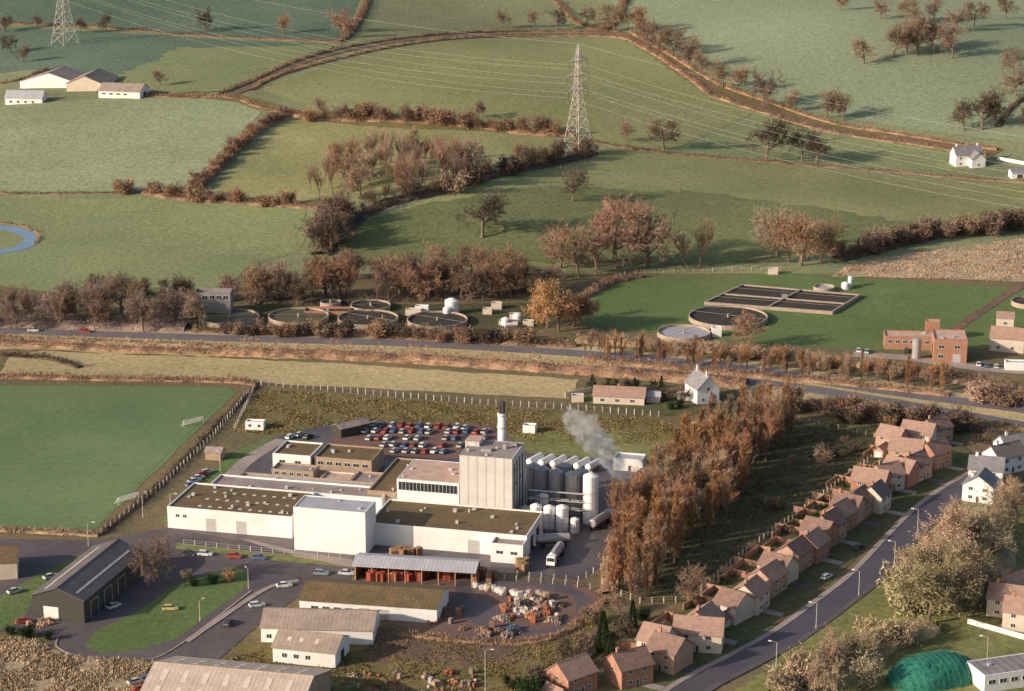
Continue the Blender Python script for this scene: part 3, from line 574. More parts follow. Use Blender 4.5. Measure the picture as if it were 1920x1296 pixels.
fence([(1500,790),(1590,808),(1690,835)],3,1.6,cpost,'pale post fence at the paddock end',rm_=darkm)
fence([(1060,520),(1300,510),(1500,505)],4,1.4,timber,'timber post fence at the edge of the works')
fence([(1130,1110),(1060,1098),(900,1085)],3,1.8,cpost,'concrete post fence around the yard',rm_=darkm)
fence([(970,1082),(1085,1092),(1140,1060)],3,1.8,cpost,'concrete post fence around the lorry yard',rm_=darkm)
def gwall(a,c,h,m,lab,name='garden_wall',t=.2):
    a=G(*a) if isinstance(a,tuple) else a; c=G(*c) if isinstance(c,tuple) else c
    L=(c-a).length; b=MB(); b.box((0,-t/2,-.1),(L,t/2,h),m); b.box((-.05,-t/2-.04,h),(L+.05,t/2+.04,h+.08),m)
    for i in range(int(L/2.5)+1): b.box((i*2.5-.12,-t/2-.06,-.1),(i*2.5+.12,t/2+.06,h+.14),m)
    O(name,b.mesh(name),loc=a,rot=math.atan2((c-a).y,(c-a).x),label=lab,cat='wall' if 'wall' in name else 'fence')
for i,(u,v,a,rm,wl,w,d) in enumerate(houses[5:25]):
    g=G(u,v)+dv*5; gwall(g+pv*3,g+pv*(14+rr(-2,3)),1.8,timber if i%3 else brick,'orange timber fence dividing back gardens','garden_fence')
    gwall(g+pv*13,g+pv*13-dv*8,1.8,timber,'orange timber fence across a back garden','garden_fence')
gwall((1815,1170),(1920,1200),1.4,white,'long low white garden wall'); gwall((1870,300),(1935,312),1.6,white,'white boundary wall beside farmhouse')
gwall((1160,1215),(1215,1222),1.8,brick,'orange brick garden wall')
gwall((1060,745),(1110,735),1.6,cream,'pale garden wall beside bungalow')
for u,v,a in((222,948,-35),(345,802,-40)):
    b=MB(); p=[(0,0,0),(7.3,0,0),(7.3,0,2.44),(0,0,2.44)]
    b.beam(p[0],p[3],.09,white); b.beam(p[1],p[2],.09,white); b.beam(p[3],p[2],.09,white)
    for x in(0,7.3): b.beam((x,0,2.44),(x,2,0),.05,white)
    b.beam((0,2,0.05),(7.3,2,0.05),.05,white)
    r=O('football_goal',None,loc=G(u,v),rot=math.radians(a+80),label='white football goal with net on the pitch',cat='goal'); O('goal_frame',b.mesh('goal_frame'),r)
    nb=MB()
    for i in range(25): nb.beam((i*.3,0.02,2.42),(i*.3,2,.05),.025,white)
    for i in range(9): nb.beam((0,i*.25,2.44-i*.3),(7.3,i*.25,2.44-i*.3),.025,white)
    O('goal_net',nb.mesh('goal_net'),r)
def lamp(u,v,h,a=0,lab='tall grey street lamp beside the road'):
    r=O('street_lamp',None,loc=G(u,v),rot=a,label=lab,cat='street lamp',group='street lamps')
    b=MB(); b.cyl((0,0,0),(0,0,1.2),.14,.14,cpost,8); b.cyl((0,0,1.2),(0,0,h),.1,.07,cpost,8); b.beam((0,0,h),(1.4,0,h+.25),.05,cpost); O('pole',b.mesh('pole'),r)
    b=MB(); b.box((1.3,-.15,h+.12),(2.1,.15,h+.32),frame); O('lamp_head',b.mesh('lamp_head'),r)
for u,v in((1720,1000),(1677,1062),(1610,1118),(1530,1180),(1455,1255),(1850,1245)): lamp(u,v,7,math.radians(160))
lamp(910,1300,11,0); lamp(375,1165,5.5,1); lamp(466,1105,5.5,2); lamp(166,1025,7,0); lamp(320,970,7,0); lamp(268,970,7,1); lamp(413,885,6,2)
# ------------------------------------------------------------ pylons and wires
def pylon_mesh(H=54):
    b=MB(); w0=5.8; m=steelp
    def hw(z): return w0+(1.5-w0)*min(1,z/(H*.58))**.85 if z<H*.58 else 1.5-(z-H*.58)/(H*.42)*.9
    zs=[0,7,13,18.5,23,27,31.3,34.5,38,41.5,45,48.5,51.5]
    c=lambda z:[Vector((sx*hw(z),sy*hw(z),z)) for sx,sy in((-1,-1),(1,-1),(1,1),(-1,1))]
    for z0,z1 in zip(zs[:-1],zs[1:]):
        A=c(z0);Bq=c(z1)
        for i in range(4):
            j=(i+1)%4; b.beam(A[i],Bq[i],.24,m); b.beam(A[i],Bq[j],.15,m); b.beam(A[j],Bq[i],.15,m); b.beam(Bq[i],Bq[j],.14,m)
    top=Vector((0,0,H))
    for p in c(51.5): b.beam(p,top,.2,m)
    arms=MB(); ins=MB()
    for z,l in((32,7.2),(39,8.6),(46,6.8)):
        for s in(-1,1):
            tip=Vector((s*l,0,z))
            for sy in(-1,1):
                p=Vector((s*hw(z),sy*hw(z),z)); q=Vector((s*hw(z+2.6),sy*hw(z+2.6),z+2.6))
                arms.beam(p,tip,.18,m); arms.beam(q,tip,.18,m)
                m1=p.lerp(tip,.4);m2=q.lerp(tip,.4); arms.beam(m1,m2,.12,m); arms.beam(q,m1,.12,m)
    ins.cyl((0,0,0),(0,0,-3.2),.16,.16,darkm,6)
    return b.mesh('lattice'),arms.mesh('cross_arm'),ins.mesh('insulator')
pmz=pylon_mesh()
pA,pB,pC=G(1083,290),G(122,82),G(2500,590)
def ang2(a,b): return math.atan2(b.y-a.y,b.x-a.x)
aw=[(pA,ang2(pB,pA)*.5+ang2(pA,pC)*.5+math.pi/2),(pB,ang2(pB,pA)+math.pi/2),(pC,ang2(pA,pC)+math.pi/2)]
for p,a in aw:
    r=O('electricity_pylon',None,loc=p-Vector((0,0,.3)),rot=a,label='tall grey steel lattice electricity pylon on grassland',cat='pylon')
    O('lattice',pmz[0],r); O('cross_arm',pmz[1],r)
    for z,l in((32,7.2),(39,8.6),(46,6.8)):
        for s in(-1,1): O('insulator',pmz[2],r,loc=(s*l,0,z))
def arm(i,x,z):
    p,a=aw[i]; return Vector((p.x+math.cos(a)*x,p.y+math.sin(a)*x,p.z+z))
wirem=mat('aluminium_cable',(.55,.53,.50),None,1,.5)
for (x,z) in [(s*l,zz-3.2) for zz,l in((32,7.2),(39,8.6),(46,6.8)) for s in(-1,1)]+[(0,54)]:
    for i,j in((0,1),(0,2)):
        p=arm(i,x,z);q=arm(j,x,z); L=(q-p).length; sag=L*.028 if z<50 else L*.02
        b=MB(); pr=None; N=24
        for k in range(N+1):
            t=k/N; c=p.lerp(q,t); c.z-=sag*4*t*(1-t)
            if pr is not None: b.cyl(pr-p,c-p,.03,.03,wirem,4,False)
            pr=c
        O('power_line',b.mesh('power_line'),loc=p,label='thin sagging overhead power line between pylons',cat='power line',group='overhead power lines')
# ------------------------------------------------------------ vehicles
def car_mesh(est=False):
    def sect(b,secs,m):
        vs=[]
        for x,hy0,hy1,z0,z1 in secs: vs+= [(x,-hy0,z0),(x,-hy1,z1),(x,hy1,z1),(x,hy0,z0)]
        fs=[]
        for i in range(len(secs)-1):
            for k in range(4): fs.append((4*i+k,4*i+(k+1)%4,4*i+4+(k+1)%4,4*i+4+k))
        fs+= [(3,2,1,0),tuple(4*(len(secs)-1)+k for k in range(4))]
        b.add(vs,fs,m)
    b=MB(); sect(b,[(-2.1,.72,.66,.4,.7),(-2.0,.8,.76,.28,.88),(-1.2,.83,.79,.22,.93),(.9,.83,.79,.22,.93),(1.9,.8,.74,.25,.78),(2.1,.7,.64,.38,.62)],paintc)
    re=-2.0 if est else -1.75
    r=MB(); sect(r,[(re+.35 if est else re+.75,.6,.56,1.36,1.42),(.3,.6,.56,1.36,1.42)],paintc)
    g_=MB(); sect(g_,[(re,.74,.73,.9,.93),(re+.3 if est else re+.65,.64,.6,.93,1.37),(.35,.64,.6,.93,1.37),(1.0,.74,.73,.9,.93)],glass)
    w=MB(); w.cyl((0,-.1,0),(0,.1,0),.3,.3,rubber,12); w.cyl((0,-.105,0),(0,.105,0),.17,.17,steel,10)
    l=MB(); l.box((-.04,-.16,0),(.04,.16,.14),frame)
    return b.mesh('body'),r.mesh('roof_panel'),g_.mesh('windows'),w.mesh('wheel'),l.mesh('headlight')
CM=[car_mesh(False),car_mesh(True)]
def merged(cm):
    bm=bmesh.new(); mats=[]
    def put(me,M_):
        t=bmesh.new(); t.from_mesh(me); t.transform(M_); tm=bpy.data.meshes.new('t')
        for f in t.faces:
            mm=me.materials[f.material_index]
            if mm not in mats: mats.append(mm)
            f.material_index=mats.index(mm)
        t.to_mesh(tm); t.free(); bm.from_mesh(tm); bpy.data.meshes.remove(tm)
    for k in range(3): put(cm[k],Matrix.Identity(4))
    for x in(-1.3,1.3):
        for y in(-.74,.74): put(cm[3],Matrix.Translation((x,y,.3)))
    for y in(-.55,.55): put(cm[4],Matrix.Translation((2.02,y,.5)))
    me=bpy.data.meshes.new('parked_car'); bm.to_mesh(me); bm.free()
    for m in mats: me.materials.append(m)
    return me
CMm=[merged(c) for c in CM]
cols=[((.55,.55,.54),'silver'),((.75,.74,.72),'white'),((.45,.06,.04),'red'),((.10,.15,.26),'blue'),((.45,.42,.36),'beige'),((.05,.05,.055),'black'),((.28,.07,.05),'dark red'),((.2,.25,.3),'grey blue'),((.62,.5,.18),'yellow'),((.5,.46,.42),'pale grey')]
def car(u,v,a,ci=None,parts=True,grp=None,pos=None,where='parked on the tarmac'):
    c,nm=cols[ci] if ci is not None else random.choice([cols[k] for k in(0,0,1,1,2,2,3,4,5,6,7,9,9)]); e=random.random()<.35
    g=pos if pos is not None else G(u,v)
    lab=f"{nm} {'estate' if e else 'saloon'} car {where}"
    z=g+Vector((0,0,.1))
    if not parts:
        O('parked_car',CMm[e],loc=z,rot=a,label=lab,cat='car',color=c,group=grp); return
    m=CM[e]; r=O('parked_car',None,loc=z,rot=a,label=lab,cat='car',group=grp)
    O('body',m[0],r,color=c); O('roof_panel',m[1],r,color=c); O('windows',m[2],r)
    for x in(-1.3,1.3):
        for y in(-.74,.74): O('wheel',m[3],r,loc=(x,y,.3))
    for y in(-.55,.55): O('headlight',m[4],r,loc=(2.02,y,.5))
rows=[((700,799),(905,806)),((668,811),(925,812)),((690,824),(925,824)),((720,836),(880,838)),((740,849),(850,850))]
for ri,(a,c) in enumerate(rows):
    A=G(*a);C=G(*c);L=(C-A).length;n=int(L/2.9)
    for i in range(n):
        if random.random()<.1: continue
        car(0,0,math.radians(70+rr(-5,5)+(180 if random.random()<.4 else 0)),parts=False,grp='cars in the factory car park',pos=A.lerp(C,(i+rr(0,.2))/n)+Vector((0,rr(-.7,.7),0)),where='in the factory car park')
for u,v,a,ci in((365,905,40,0),(372,899,40,1),(380,893,40,2),(388,888,40,0),(360,912,40,7),(545,822,60,1),(562,818,60,0),(578,822,60,5),(700,866,20,1),(600,900,-10,0),(622,903,-10,1)): car(u,v,math.radians(a),ci,False,'cars beside the factory',None,'beside the factory buildings')
for u,v,a,ci in((440,1046,-8,2),(485,1049,-8,3),(355,1041,-8,5),(385,1042,-8,1),(533,1101,15,1),(482,1138,20,1),(430,1172,70,5),(320,1144,5,8),(213,1140,50,0),(603,1078,-10,7),(650,1078,-10,0),(28,1112,40,0),(45,1168,20,2),(95,1085,40,0),
   (255,1282,30,0),(280,1275,30,3),(300,1280,30,1),(265,1295,30,2),(1550,1085,50,1),(1610,1030,50,5),(1860,1265,40,0),(1872,1255,40,3)): car(u,v,math.radians(a),ci)
car(63,622,math.radians(-2),1,where='driving on the dual road'); car(160,624,math.radians(-2),2,where='driving on the dual road')
for u,v,ci in((1835,686,1),(1850,688,3),(1868,690,0),(1700,660,5),(1610,660,1),(1625,662,0)): car(u,v,math.radians(80),ci,where='parked beside the brick works building')
def tanker(u,v,a,lab):
    r=O('tanker_lorry',None,loc=G(u,v)+Vector((0,0,.1)),rot=math.radians(a),label=lab,cat='lorry')
    b=MB(); b.hexa([(4,-1.2,.6),(6.1,-1.2,.6),(6.1,1.2,.6),(4,1.2,.6),(4,-1.15,3),(5.8,-1.1,3),(5.8,1.1,3),(4,1.15,3)],white); O('cab',b.mesh('cab'),r)
    b=MB(); b.hexa([(5.9,-1,1.7),(6.08,-1,1.7),(6.08,1,1.7),(5.9,1,1.7),(5.8,-.95,2.6),(5.93,-.95,2.6),(5.93,.95,2.6),(5.8,.95,2.6)],glass); O('windscreen',b.mesh('windscreen'),r)
    b=MB(); b.box((-5.5,-.5,.7),(4,.5,1.0),darkm); O('chassis',b.mesh('chassis'),r)
    b=MB(); b.cyl((-5.6,0,2.2),(3.6,0,2.2),1.2,1.2,steelg,18); b.cyl((3.6,0,2.2),(3.8,0,2.2),1.2,.9,steelg,18); b.cyl((-5.8,0,2.2),(-5.6,0,2.2),.9,1.2,steelg,18); b.box((-4,-.25,3.38),(2.5,.25,3.5),steel); O('tank',b.mesh('tank'),r)
    b=MB(); b.cyl((0,-.15,0),(0,.15,0),.5,.5,rubber,12); wm=b.mesh('wheel')
    for x in(5,1.8,-3,-4.3):
        for y in(-1.05,1.05): O('wheel',wm,r,loc=(x,y,.5))
tanker(1042,1050,-105,'silver milk tanker lorry with white cab beside factory'); tanker(1030,1024,-170,'silver milk tanker lorry parked at factory end'); tanker(1128,985,60,'silver tanker lorry beside the tall silo'); tanker(1195,905,60,'tanker lorry near the hut')
# ------------------------------------------------------------ stacks
b=MB()
for k in range(5):
    z=k*.42; b.box((-.75,-.6,z+.08),(.75,.6,z+.38),crate); b.box((-.7,-.55,z),(-.5,.55,z+.08),crate); b.box((.5,-.55,z),(.7,.55,z+.08),crate)
st=b.mesh('crate_stack')
def lump(seed):
    bm=bmesh.new(); bmesh.ops.create_icosphere(bm,subdivisions=2,radius=1)
    r_=random.Random(seed)
    for v in bm.verts:
        v.co=Vector((max(-.8,min(.8,v.co.x)),max(-.75,min(.75,v.co.y)),max(-.7,min(.75,v.co.z))))*(1+r_.uniform(-.14,.14)); v.co.z+=.7
    me=bpy.data.meshes.new('lump'); bm.to_mesh(me); bm.free(); me.materials.append(crate); return me
lumps=[lump(i) for i in range(4)]
heaps=[]
for hh in range(3):
    b=MB()
    for i in range(40):
        x,y=random.gauss(0,1.1),random.gauss(0,1.1); z=max(0,1.2-.4*math.hypot(x,y)); s=rr(.15,.5); a=rr(0,3)
        c,s_=math.cos(a),math.sin(a); hx,hy,hz=s,s*rr(.3,.9),s*rr(.2,.9)
        pts=[(x+c*px*hx-s_*py*hy,y+s_*px*hx+c*py*hy) for px,py in((-1,-1),(1,-1),(1,1),(-1,1))]
        b.hexa([(p[0],p[1],0) for p in pts]+[(p[0],p[1],z+hz+rr(-.15,.25)) for p in pts],crate)
    heaps.append(b.mesh('heap'))
yard=[(.60,.53,.48),(.5,.25,.14),(.42,.14,.08),(.55,.38,.26),(.33,.19,.12),(.3,.24,.2)]
def stack(u,v,k=None,c=None,s=1):
    k=k if k is not None else random.choice([0,0,1,2,2]); g=G(u,v)+Vector((0,0,.1)); c=c or random.choice(yard)
    nm,me,lab,cat=[('crate_stack',st,'stack of wooden crates in the yard','crates'),('bulk_bag',random.choice(lumps),'bulky pale sack of material in the yard','bulk bag'),('scrap_heap',random.choice(heaps),'small heap of scrap and rubble in the yard','scrap heap')][k]
    O(nm,me,loc=g,rot=rr(0,3),label=lab,cat=cat,color=c,scale=s,group='goods and scrap stacked in the yard')
for i in range(26): stack(890+i*5.2+rr(-5,5),1100+i*1.1+rr(-4,5),k=random.choice([1,1,0]),c=random.choice([yard[0],yard[0],yard[3],(.66,.62,.58)]),s=rr(.8,1.2))
for i in range(34): stack(rr(935,1055),rr(1126,1170),s=rr(.6,1.05))
for i in range(14): stack(rr(905,985),rr(1178,1194),c=random.choice([yard[4],yard[5],(.1,.16,.25)]),s=rr(.6,1.0))
for i in range(30): stack(rr(690,868),rr(1080,1092),k=0,c=random.choice([(.5,.14,.07),(.5,.2,.1),(.45,.09,.05),(.4,.2,.1)]),s=rr(.9,1.3))
for i in range(9): stack(rr(738,785),rr(1042,1050),k=0,c=(.42,.24,.12),s=1.3)
for i in range(8): stack(rr(885,925),rr(1078,1092),k=0,c=(.42,.22,.12),s=1.2)
for i in range(8): stack(rr(968,990),rr(1062,1078),k=0,c=(.42,.26,.14),s=1.2)
for i in range(46): stack(rr(640,900),rr(1262,1310),s=rr(.35,.8))
for i in range(14): stack(rr(800,870),rr(1140,1185),s=rr(.5,.9))
for i in range(8): stack(rr(40,95),rr(1165,1180),s=rr(.4,.8))
# ------------------------------------------------------------ trees
def twig_tri(out,p,d,L,w):
    s=Vector((rr(-1,1),rr(-1,1),rr(-1,1))).cross(d)
    if s.length<1e-4: return
    s.normalize(); out.append((p+s*w/2,p-s*w/2,p+d*L))
def rv():
    v=Vector((random.gauss(0,1),random.gauss(0,1),random.gauss(0,1))); return v.normalized()
def gen_tree(kind,seed):
    random.seed(seed); tb=MB(); tw_=[]
    H=16.0
    def br(p,d,L,r,l,mx,up,spread,nt,w0=.06,w1=.13):
        n=3; pts=[p]; dd=d
        for i in range(n):
            dd=(dd+rv()*.16+Vector((0,0,up))).normalized(); q=pts[-1]+dd*(L/n); pts.append(q)
            if l<=2: tb.cyl(pts[-2],q,r*(1-i/n*.5),r*(1-(i+1)/n*.5),bark,5 if l<2 else 3,False)
            elif l==3: twig_tri(tw_,pts[-2],dd,L/n*1.2,.14)
        if l>=mx:
            for k in range(nt):
                t=random.random(); j=min(n-1,int(t*n)); q=pts[j].lerp(pts[j+1],t*n-j)
                twig_tri(tw_,q,(dd*.8+rv()*.75+Vector((0,0,.25))).normalized(),rr(.7,1.8),rr(w0,w1))
            return
        nc={0:8,1:6,2:5,3:4}[l]
        for k in range(nc):
            t=(.32 if l==0 else .25)+(.68 if l==0 else .75)*(k+random.random())/nc; t=min(t,.999); j=int(t*n); q=pts[j].lerp(pts[j+1],t*n-j)
            a=rv(); a=(a-dd*a.dot(dd)).normalized()
            br(q,(dd*(1-spread)+a*spread).normalized(),L*rr(.5,.74)*(1 if l else .95),r*.55*(1-t*.3),l+1,mx,up,spread,nt,w0,w1)
    if kind=='oak': br(Vector((0,0,-.2)),Vector((0,0,1)),H*.52,.5,0,3,.05,.62,14)
    elif kind=='upright': br(Vector((0,0,-.2)),Vector((0,0,1)),H*.68,.32,0,3,.2,.34,9,.05,.11)
    elif kind=='poplar':
        tb.cyl((0,0,-.2),(0,0,H*.9),.24,.05,bark,6,False)
        for k in range(60):
            z=H*(.06+.88*k/60); a=rr(0,6.28); L=rr(2.4,4.6)*(1-.6*z/H); d=Vector((math.cos(a)*rr(.3,.5),math.sin(a)*rr(.3,.5),.95)).normalized()
            tb.cyl((0,0,z),Vector((0,0,z))+d*L,.06,.02,bark,3,False)
            for m_ in range(44):
                t=rr(.1,1); twig_tri(tw_,Vector((0,0,z))+d*L*t,(d+rv()*.5).normalized(),rr(.7,1.7),rr(.06,.14))
    elif kind=='bush':
        for k in range(9):
            a=rr(0,6.28); d=Vector((math.cos(a)*rr(.2,.9),math.sin(a)*rr(.2,.9),1)).normalized(); L=rr(2.2,3.8)
            tb.cyl((0,0,-.1),d*L,.08,.03,bark,4,False)
            for m_ in range(210):
                t=rr(.15,1)**.7; q=d*L*t+rv()*rr(0,1.2); q.z=max(.1,q.z); twig_tri(tw_,q,(d*.4+rv()).normalized(),rr(.3,.85),rr(.09,.2))
    elif kind=='conifer':
        tb.cyl((0,0,-.2),(0,0,H*.95),.3,.04,bark,6,False)
        for m_ in range(4200):
            z=H*(.06+.92*random.random()**1.3); R=3.0*(1-z/H)**.8+.1; a=rr(0,6.28); r_=R*random.random()**.4
            twig_tri(tw_,Vector((math.cos(a)*r_,math.sin(a)*r_,z)),Vector((math.cos(a),math.sin(a),rr(-.4,.2))).normalized(),rr(.4,.9),rr(.2,.4))
    elif kind=='leafy':
        br(Vector((0,0,-.2)),Vector((0,0,1)),H*.5,.42,0,3,.05,.62,16)
        base=list(tw_)
        for k in range(6500):
            q=random.choice(base)[2]; twig_tri(tw_,q+rv()*rr(0,.9),rv(),rr(.25,.55),rr(.12,.32))
    vs=[];fs=[]
    for t in tw_:
        o=len(vs); vs+= [tuple(x) for x in t]; fs.append((o,o+1,o+2))
    cm=bpy.data.meshes.new(kind+'_crown'); cm.from_pydata(vs,[],fs); cm.materials.append(twig)
    return tb.mesh(kind+'_trunk'),cm, max(v[2] for v in vs)
TM={k:[gen_tree(k,s+11*i) for s in range(n)] for i,(k,n) in enumerate((('oak',5),('upright',4),('poplar',4),('bush',3),('conifer',1),('leafy',2)))}
random.seed(99)
BR=(.33,.225,.16);RB=(.42,.255,.17);TN=(.50,.355,.245);DK=(.17,.125,.095);OR=(.52,.29,.15);GT=(.42,.34,.21);GR=(.045,.065,.03);GP=(.38,.275,.23)
NM={'oak':('bare_tree','bare spreading winter tree'),'upright':('slender_tree','slim bare winter tree'),'poplar':('poplar_tree','narrow upright russet bare tree'),'bush':('shrub','tangled brown bare shrub'),'conifer':('conifer_tree','dark green conifer'),'leafy':('bushy_tree','dense bushy brown tree')}
def tree(u,v,h,kind='oak',col=BR,where='on grassland',grp=None,wide=1,pos=None):
    g=pos if pos is not None else G(u,v); t,c,zz=random.choice(TM[kind]); s=h/zz*rr(.94,1.06)
    nm,lb=NM[kind]; k=rr(.8,1.2); w_=wide*rr(.9,1.1)
    r=O(nm,None,loc=g,rot=rr(0,6.28),label=f'{lb} {where}',cat='shrub' if kind=='bush' else 'tree',scale=(s*w_,s*w_,s),group=grp)
    O('trunk',t,r); O('crown',c,r,color=tuple(x*k*f for x,f in zip(col,(1,rr(.94,1.06),rr(.9,1.1)))))
for u,v,h,k,c in [(1155,502,32,'oak',RB),(1215,502,30,'oak',BR),(1050,502,22,'oak',RB),(1310,503,22,'upright',BR),(1085,520,19,'oak',BR),(1120,505,24,'oak',RB),(1285,505,17,'upright',BR),
 (1500,498,27,'oak',RB),(1458,482,25,'oak',TN),(1540,492,23,'oak',RB),(1480,492,22,'oak',RB),(905,447,24,'oak',DK),(1073,378,17,'oak',DK),(1437,302,25,'oak',DK),(1505,303,18,'oak',DK),(1245,280,16,'oak',BR),(1175,266,12,'oak',BR),(1530,305,15,'oak',DK),
 (1400,655,15,'oak',RB),(940,52,14,'oak',BR),(1003,52,14,'oak',BR),(1045,56,16,'oak',DK),(530,62,14,'oak',RB),(640,62,19,'oak',RB),(655,72,16,'oak',RB),(385,58,16,'oak',DK),(300,160,10,'oak',RB),(150,62,10,'oak',DK),(70,52,9,'oak',DK),
 (1100,48,15,'oak',BR),(1150,60,19,'oak',BR),(1190,66,19,'oak',RB),(1215,82,17,'oak',RB),(1235,98,20,'oak',BR),(1262,108,19,'oak',BR),(1290,126,21,'oak',BR),(1312,145,17,'oak',BR),(1355,165,19,'oak',BR),(1380,172,15,'oak',RB),(1430,198,22,'oak',BR),(1485,208,14,'oak',BR),(1550,222,18,'oak',BR),(1582,226,19,'oak',BR),
 (1620,120,18,'oak',TN),(1675,108,22,'oak',BR),(1700,100,22,'oak',BR),(1722,102,27,'oak',BR),(1752,100,20,'oak',BR),(1785,110,25,'oak',BR),(1700,45,18,'oak',BR),(1650,35,15,'oak',BR),(1750,38,18,'oak',BR),(1795,60,17,'oak',BR),(1825,50,17,'oak',BR),(1885,35,17,'oak',BR),(1900,140,19,'oak',BR),(1575,20,13,'oak',TN),
 (1840,245,24,'oak',DK),(1808,245,19,'oak',DK),(1866,238,18,'oak',DK),(1905,180,17,'oak',BR),(1930,250,17,'oak',DK),(20,100,13,'oak',DK),(45,118,11,'oak',BR),(8,60,11,'oak',DK),(200,60,12,'oak',DK),
 (300,1100,16,'oak',BR),(1290,1135,13,'oak',BR),(600,215,11,'oak',BR),(640,227,10,'upright',RB),(905,222,10,'oak',BR),(1010,250,11,'oak',BR),(970,300,10,'oak',RB),(985,310,12,'upright',BR)]:
    tree(u,v,h,k,c)
tree(1048,622,23,'leafy',OR,'beside round sewage tanks',wide=1.05); tree(1025,615,18,'leafy',OR,'beside round sewage tanks'); tree(1075,612,16,'leafy',RB,'beside round sewage tanks')
def inpoly(x,y,p):
    r=False;j=len(p)-1
    for i in range(len(p)):
        if (p[i][1]>y)!=(p[j][1]>y) and x<(p[j][0]-p[i][0])*(y-p[i][1])/(p[j][1]-p[i][1])+p[i][0]: r=not r
        j=i
    return r
def fill(poly,n,h0,h1,kinds,colsl,where,grp,wide=1,dmin=3.5):
    W=[tuple(G(*p)[:2]) for p in poly]; xs_=[p[0] for p in W]; ys_=[p[1] for p in W]; got=[];tr=0
    while len(got)<n and tr<8000:
        tr+=1; x=rr(min(xs_),max(xs_)); y=rr(min(ys_),max(ys_))
        if inpoly(x,y,W) and all((x-a)**2+(y-b_)**2>dmin*dmin for a,b_ in got):
            got.append((x,y)); tree(0,0,rr(h0,h1),random.choice(kinds),random.choice(colsl),where,grp,wide,pos=Vector((x,y,tz(x,y))))
def along(px,n,h0,h1,kinds,cl,where,grp,jt=5,wide=1):
    pts=[G(*p) for p in px]; Ls=[(b_-a).length for a,b_ in zip(pts[:-1],pts[1:])]; T=sum(Ls)
    for i in range(n):
        t=(i+rr(.1,.9))/n*T; k=0
        while k<len(Ls)-1 and t>Ls[k]: t-=Ls[k];k+=1
        p=pts[k].lerp(pts[k+1],t/Ls[k]); x=p.x+rr(-jt,jt);y=p.y+rr(-jt,jt)
        tree(0,0,rr(h0,h1),random.choice(kinds),random.choice(cl),where,grp,wide,pos=Vector((x,y,tz(x,y))))
fill([(560,375),(600,325),(760,300),(890,325),(890,345),(700,378)],60,14,22,['upright','upright','upright','oak'],[TN,TN,RB],'in a copse','trees of the hillside copse',.85,4.5)
along([(1110,292),(1000,318),(850,355),(720,388),(650,420),(600,470)],36,8,14,['oak','upright','bush'],[DK,BR,DK],'along the stream','streamside trees',6)
along([(640,415),(600,470),(585,490)],6,16,21,['oak'],[DK,BR],'along the stream','streamside trees',7)
along([(465,562),(600,562),(800,558),(1000,550)],34,13,20,['oak','oak','upright'],[RB,BR,RB,DK],'along the river','riverside trees',9)
along([(640,520),(800,530),(960,520)],10,11,16,['oak'],[BR,RB],'along the river','riverside trees',8)
along([(-20,604),(200,610),(330,612)],36,11,18,['oak','upright','upright'],[GP,BR,GP],'beside the dual road','roadside trees',10)
along([(150,560),(330,572),(440,565)],11,10,15,['oak'],[BR,DK],'beside the river','riverside trees',5)
along([(340,372),(400,325),(470,255),(530,215)],18,5,8,['bush'],[BR,RB],'in a field hedge','hedgerow shrubs',2)
along([(200,362),(280,362),(350,375),(560,388)],13,6,10,['bush'],[BR,RB],'in a field hedge','hedgerow shrubs',3)
along([(590,225),(760,230),(900,240),(1060,252)],26,7,11,['bush','bush','oak'],[RB,BR],'in a field hedge','hedgerow shrubs',4)
along([(1570,490),(1700,455),(1950,425)],30,8,13,['bush','upright'],[DK,BR],'in a valley hedge','hedgerow shrubs',4)
along([(1080,668),(1300,690),(1500,708),(1650,722),(1780,735)],64,8,12,['upright','upright','poplar'],[TN,RB,OR],'beside the dual road','roadside trees',4,.9)
along([(1810,748),(1950,775)],12,7,10,['upright','bush'],[TN,BR],'beside the dual road','roadside trees',3)
along([(1180,655),(1500,680),(1780,712)],22,4,6,['bush'],[RB,TN,OR],'beside the dual road','roadside shrubs',4)
along([(1000,648),(640,632),(420,628)],30,5,8,['bush'],[BR,RB,DK],'beside the dual road','roadside shrubs',2)
along([(1090,735),(1180,728),(1280,740),(1250,775)],12,3,6,['bush','oak'],[DK,GR,BR],'in the cottage garden','garden shrubs',4)
for u,v,h in((1190,735,5),(1240,738,6),(1110,728,5)): tree(u,v,h,'conifer',GR,'in the cottage garden')
along([(1490,770),(1560,780),(1640,790),(1790,800)],18,5,9,['bush'],[BR,RB,DK],'beside the paddock','garden shrubs',6)
fill([(1140,1115),(1215,1132),(1280,1035),(1370,970),(1420,890),(1490,820),(1480,795),(1400,800),(1285,850),(1225,920),(1140,1020)],150,12,18,['poplar','poplar','upright'],[OR,OR,RB,TN],'in a dense tree belt','trees of the russet tree belt',1.15,3.0)
fill([(1380,960),(1480,860),(1620,810),(1600,860),(1420,1000)],10,3,6,['bush','oak'],[DK,BR],'in a shaded orchard','orchard trees')
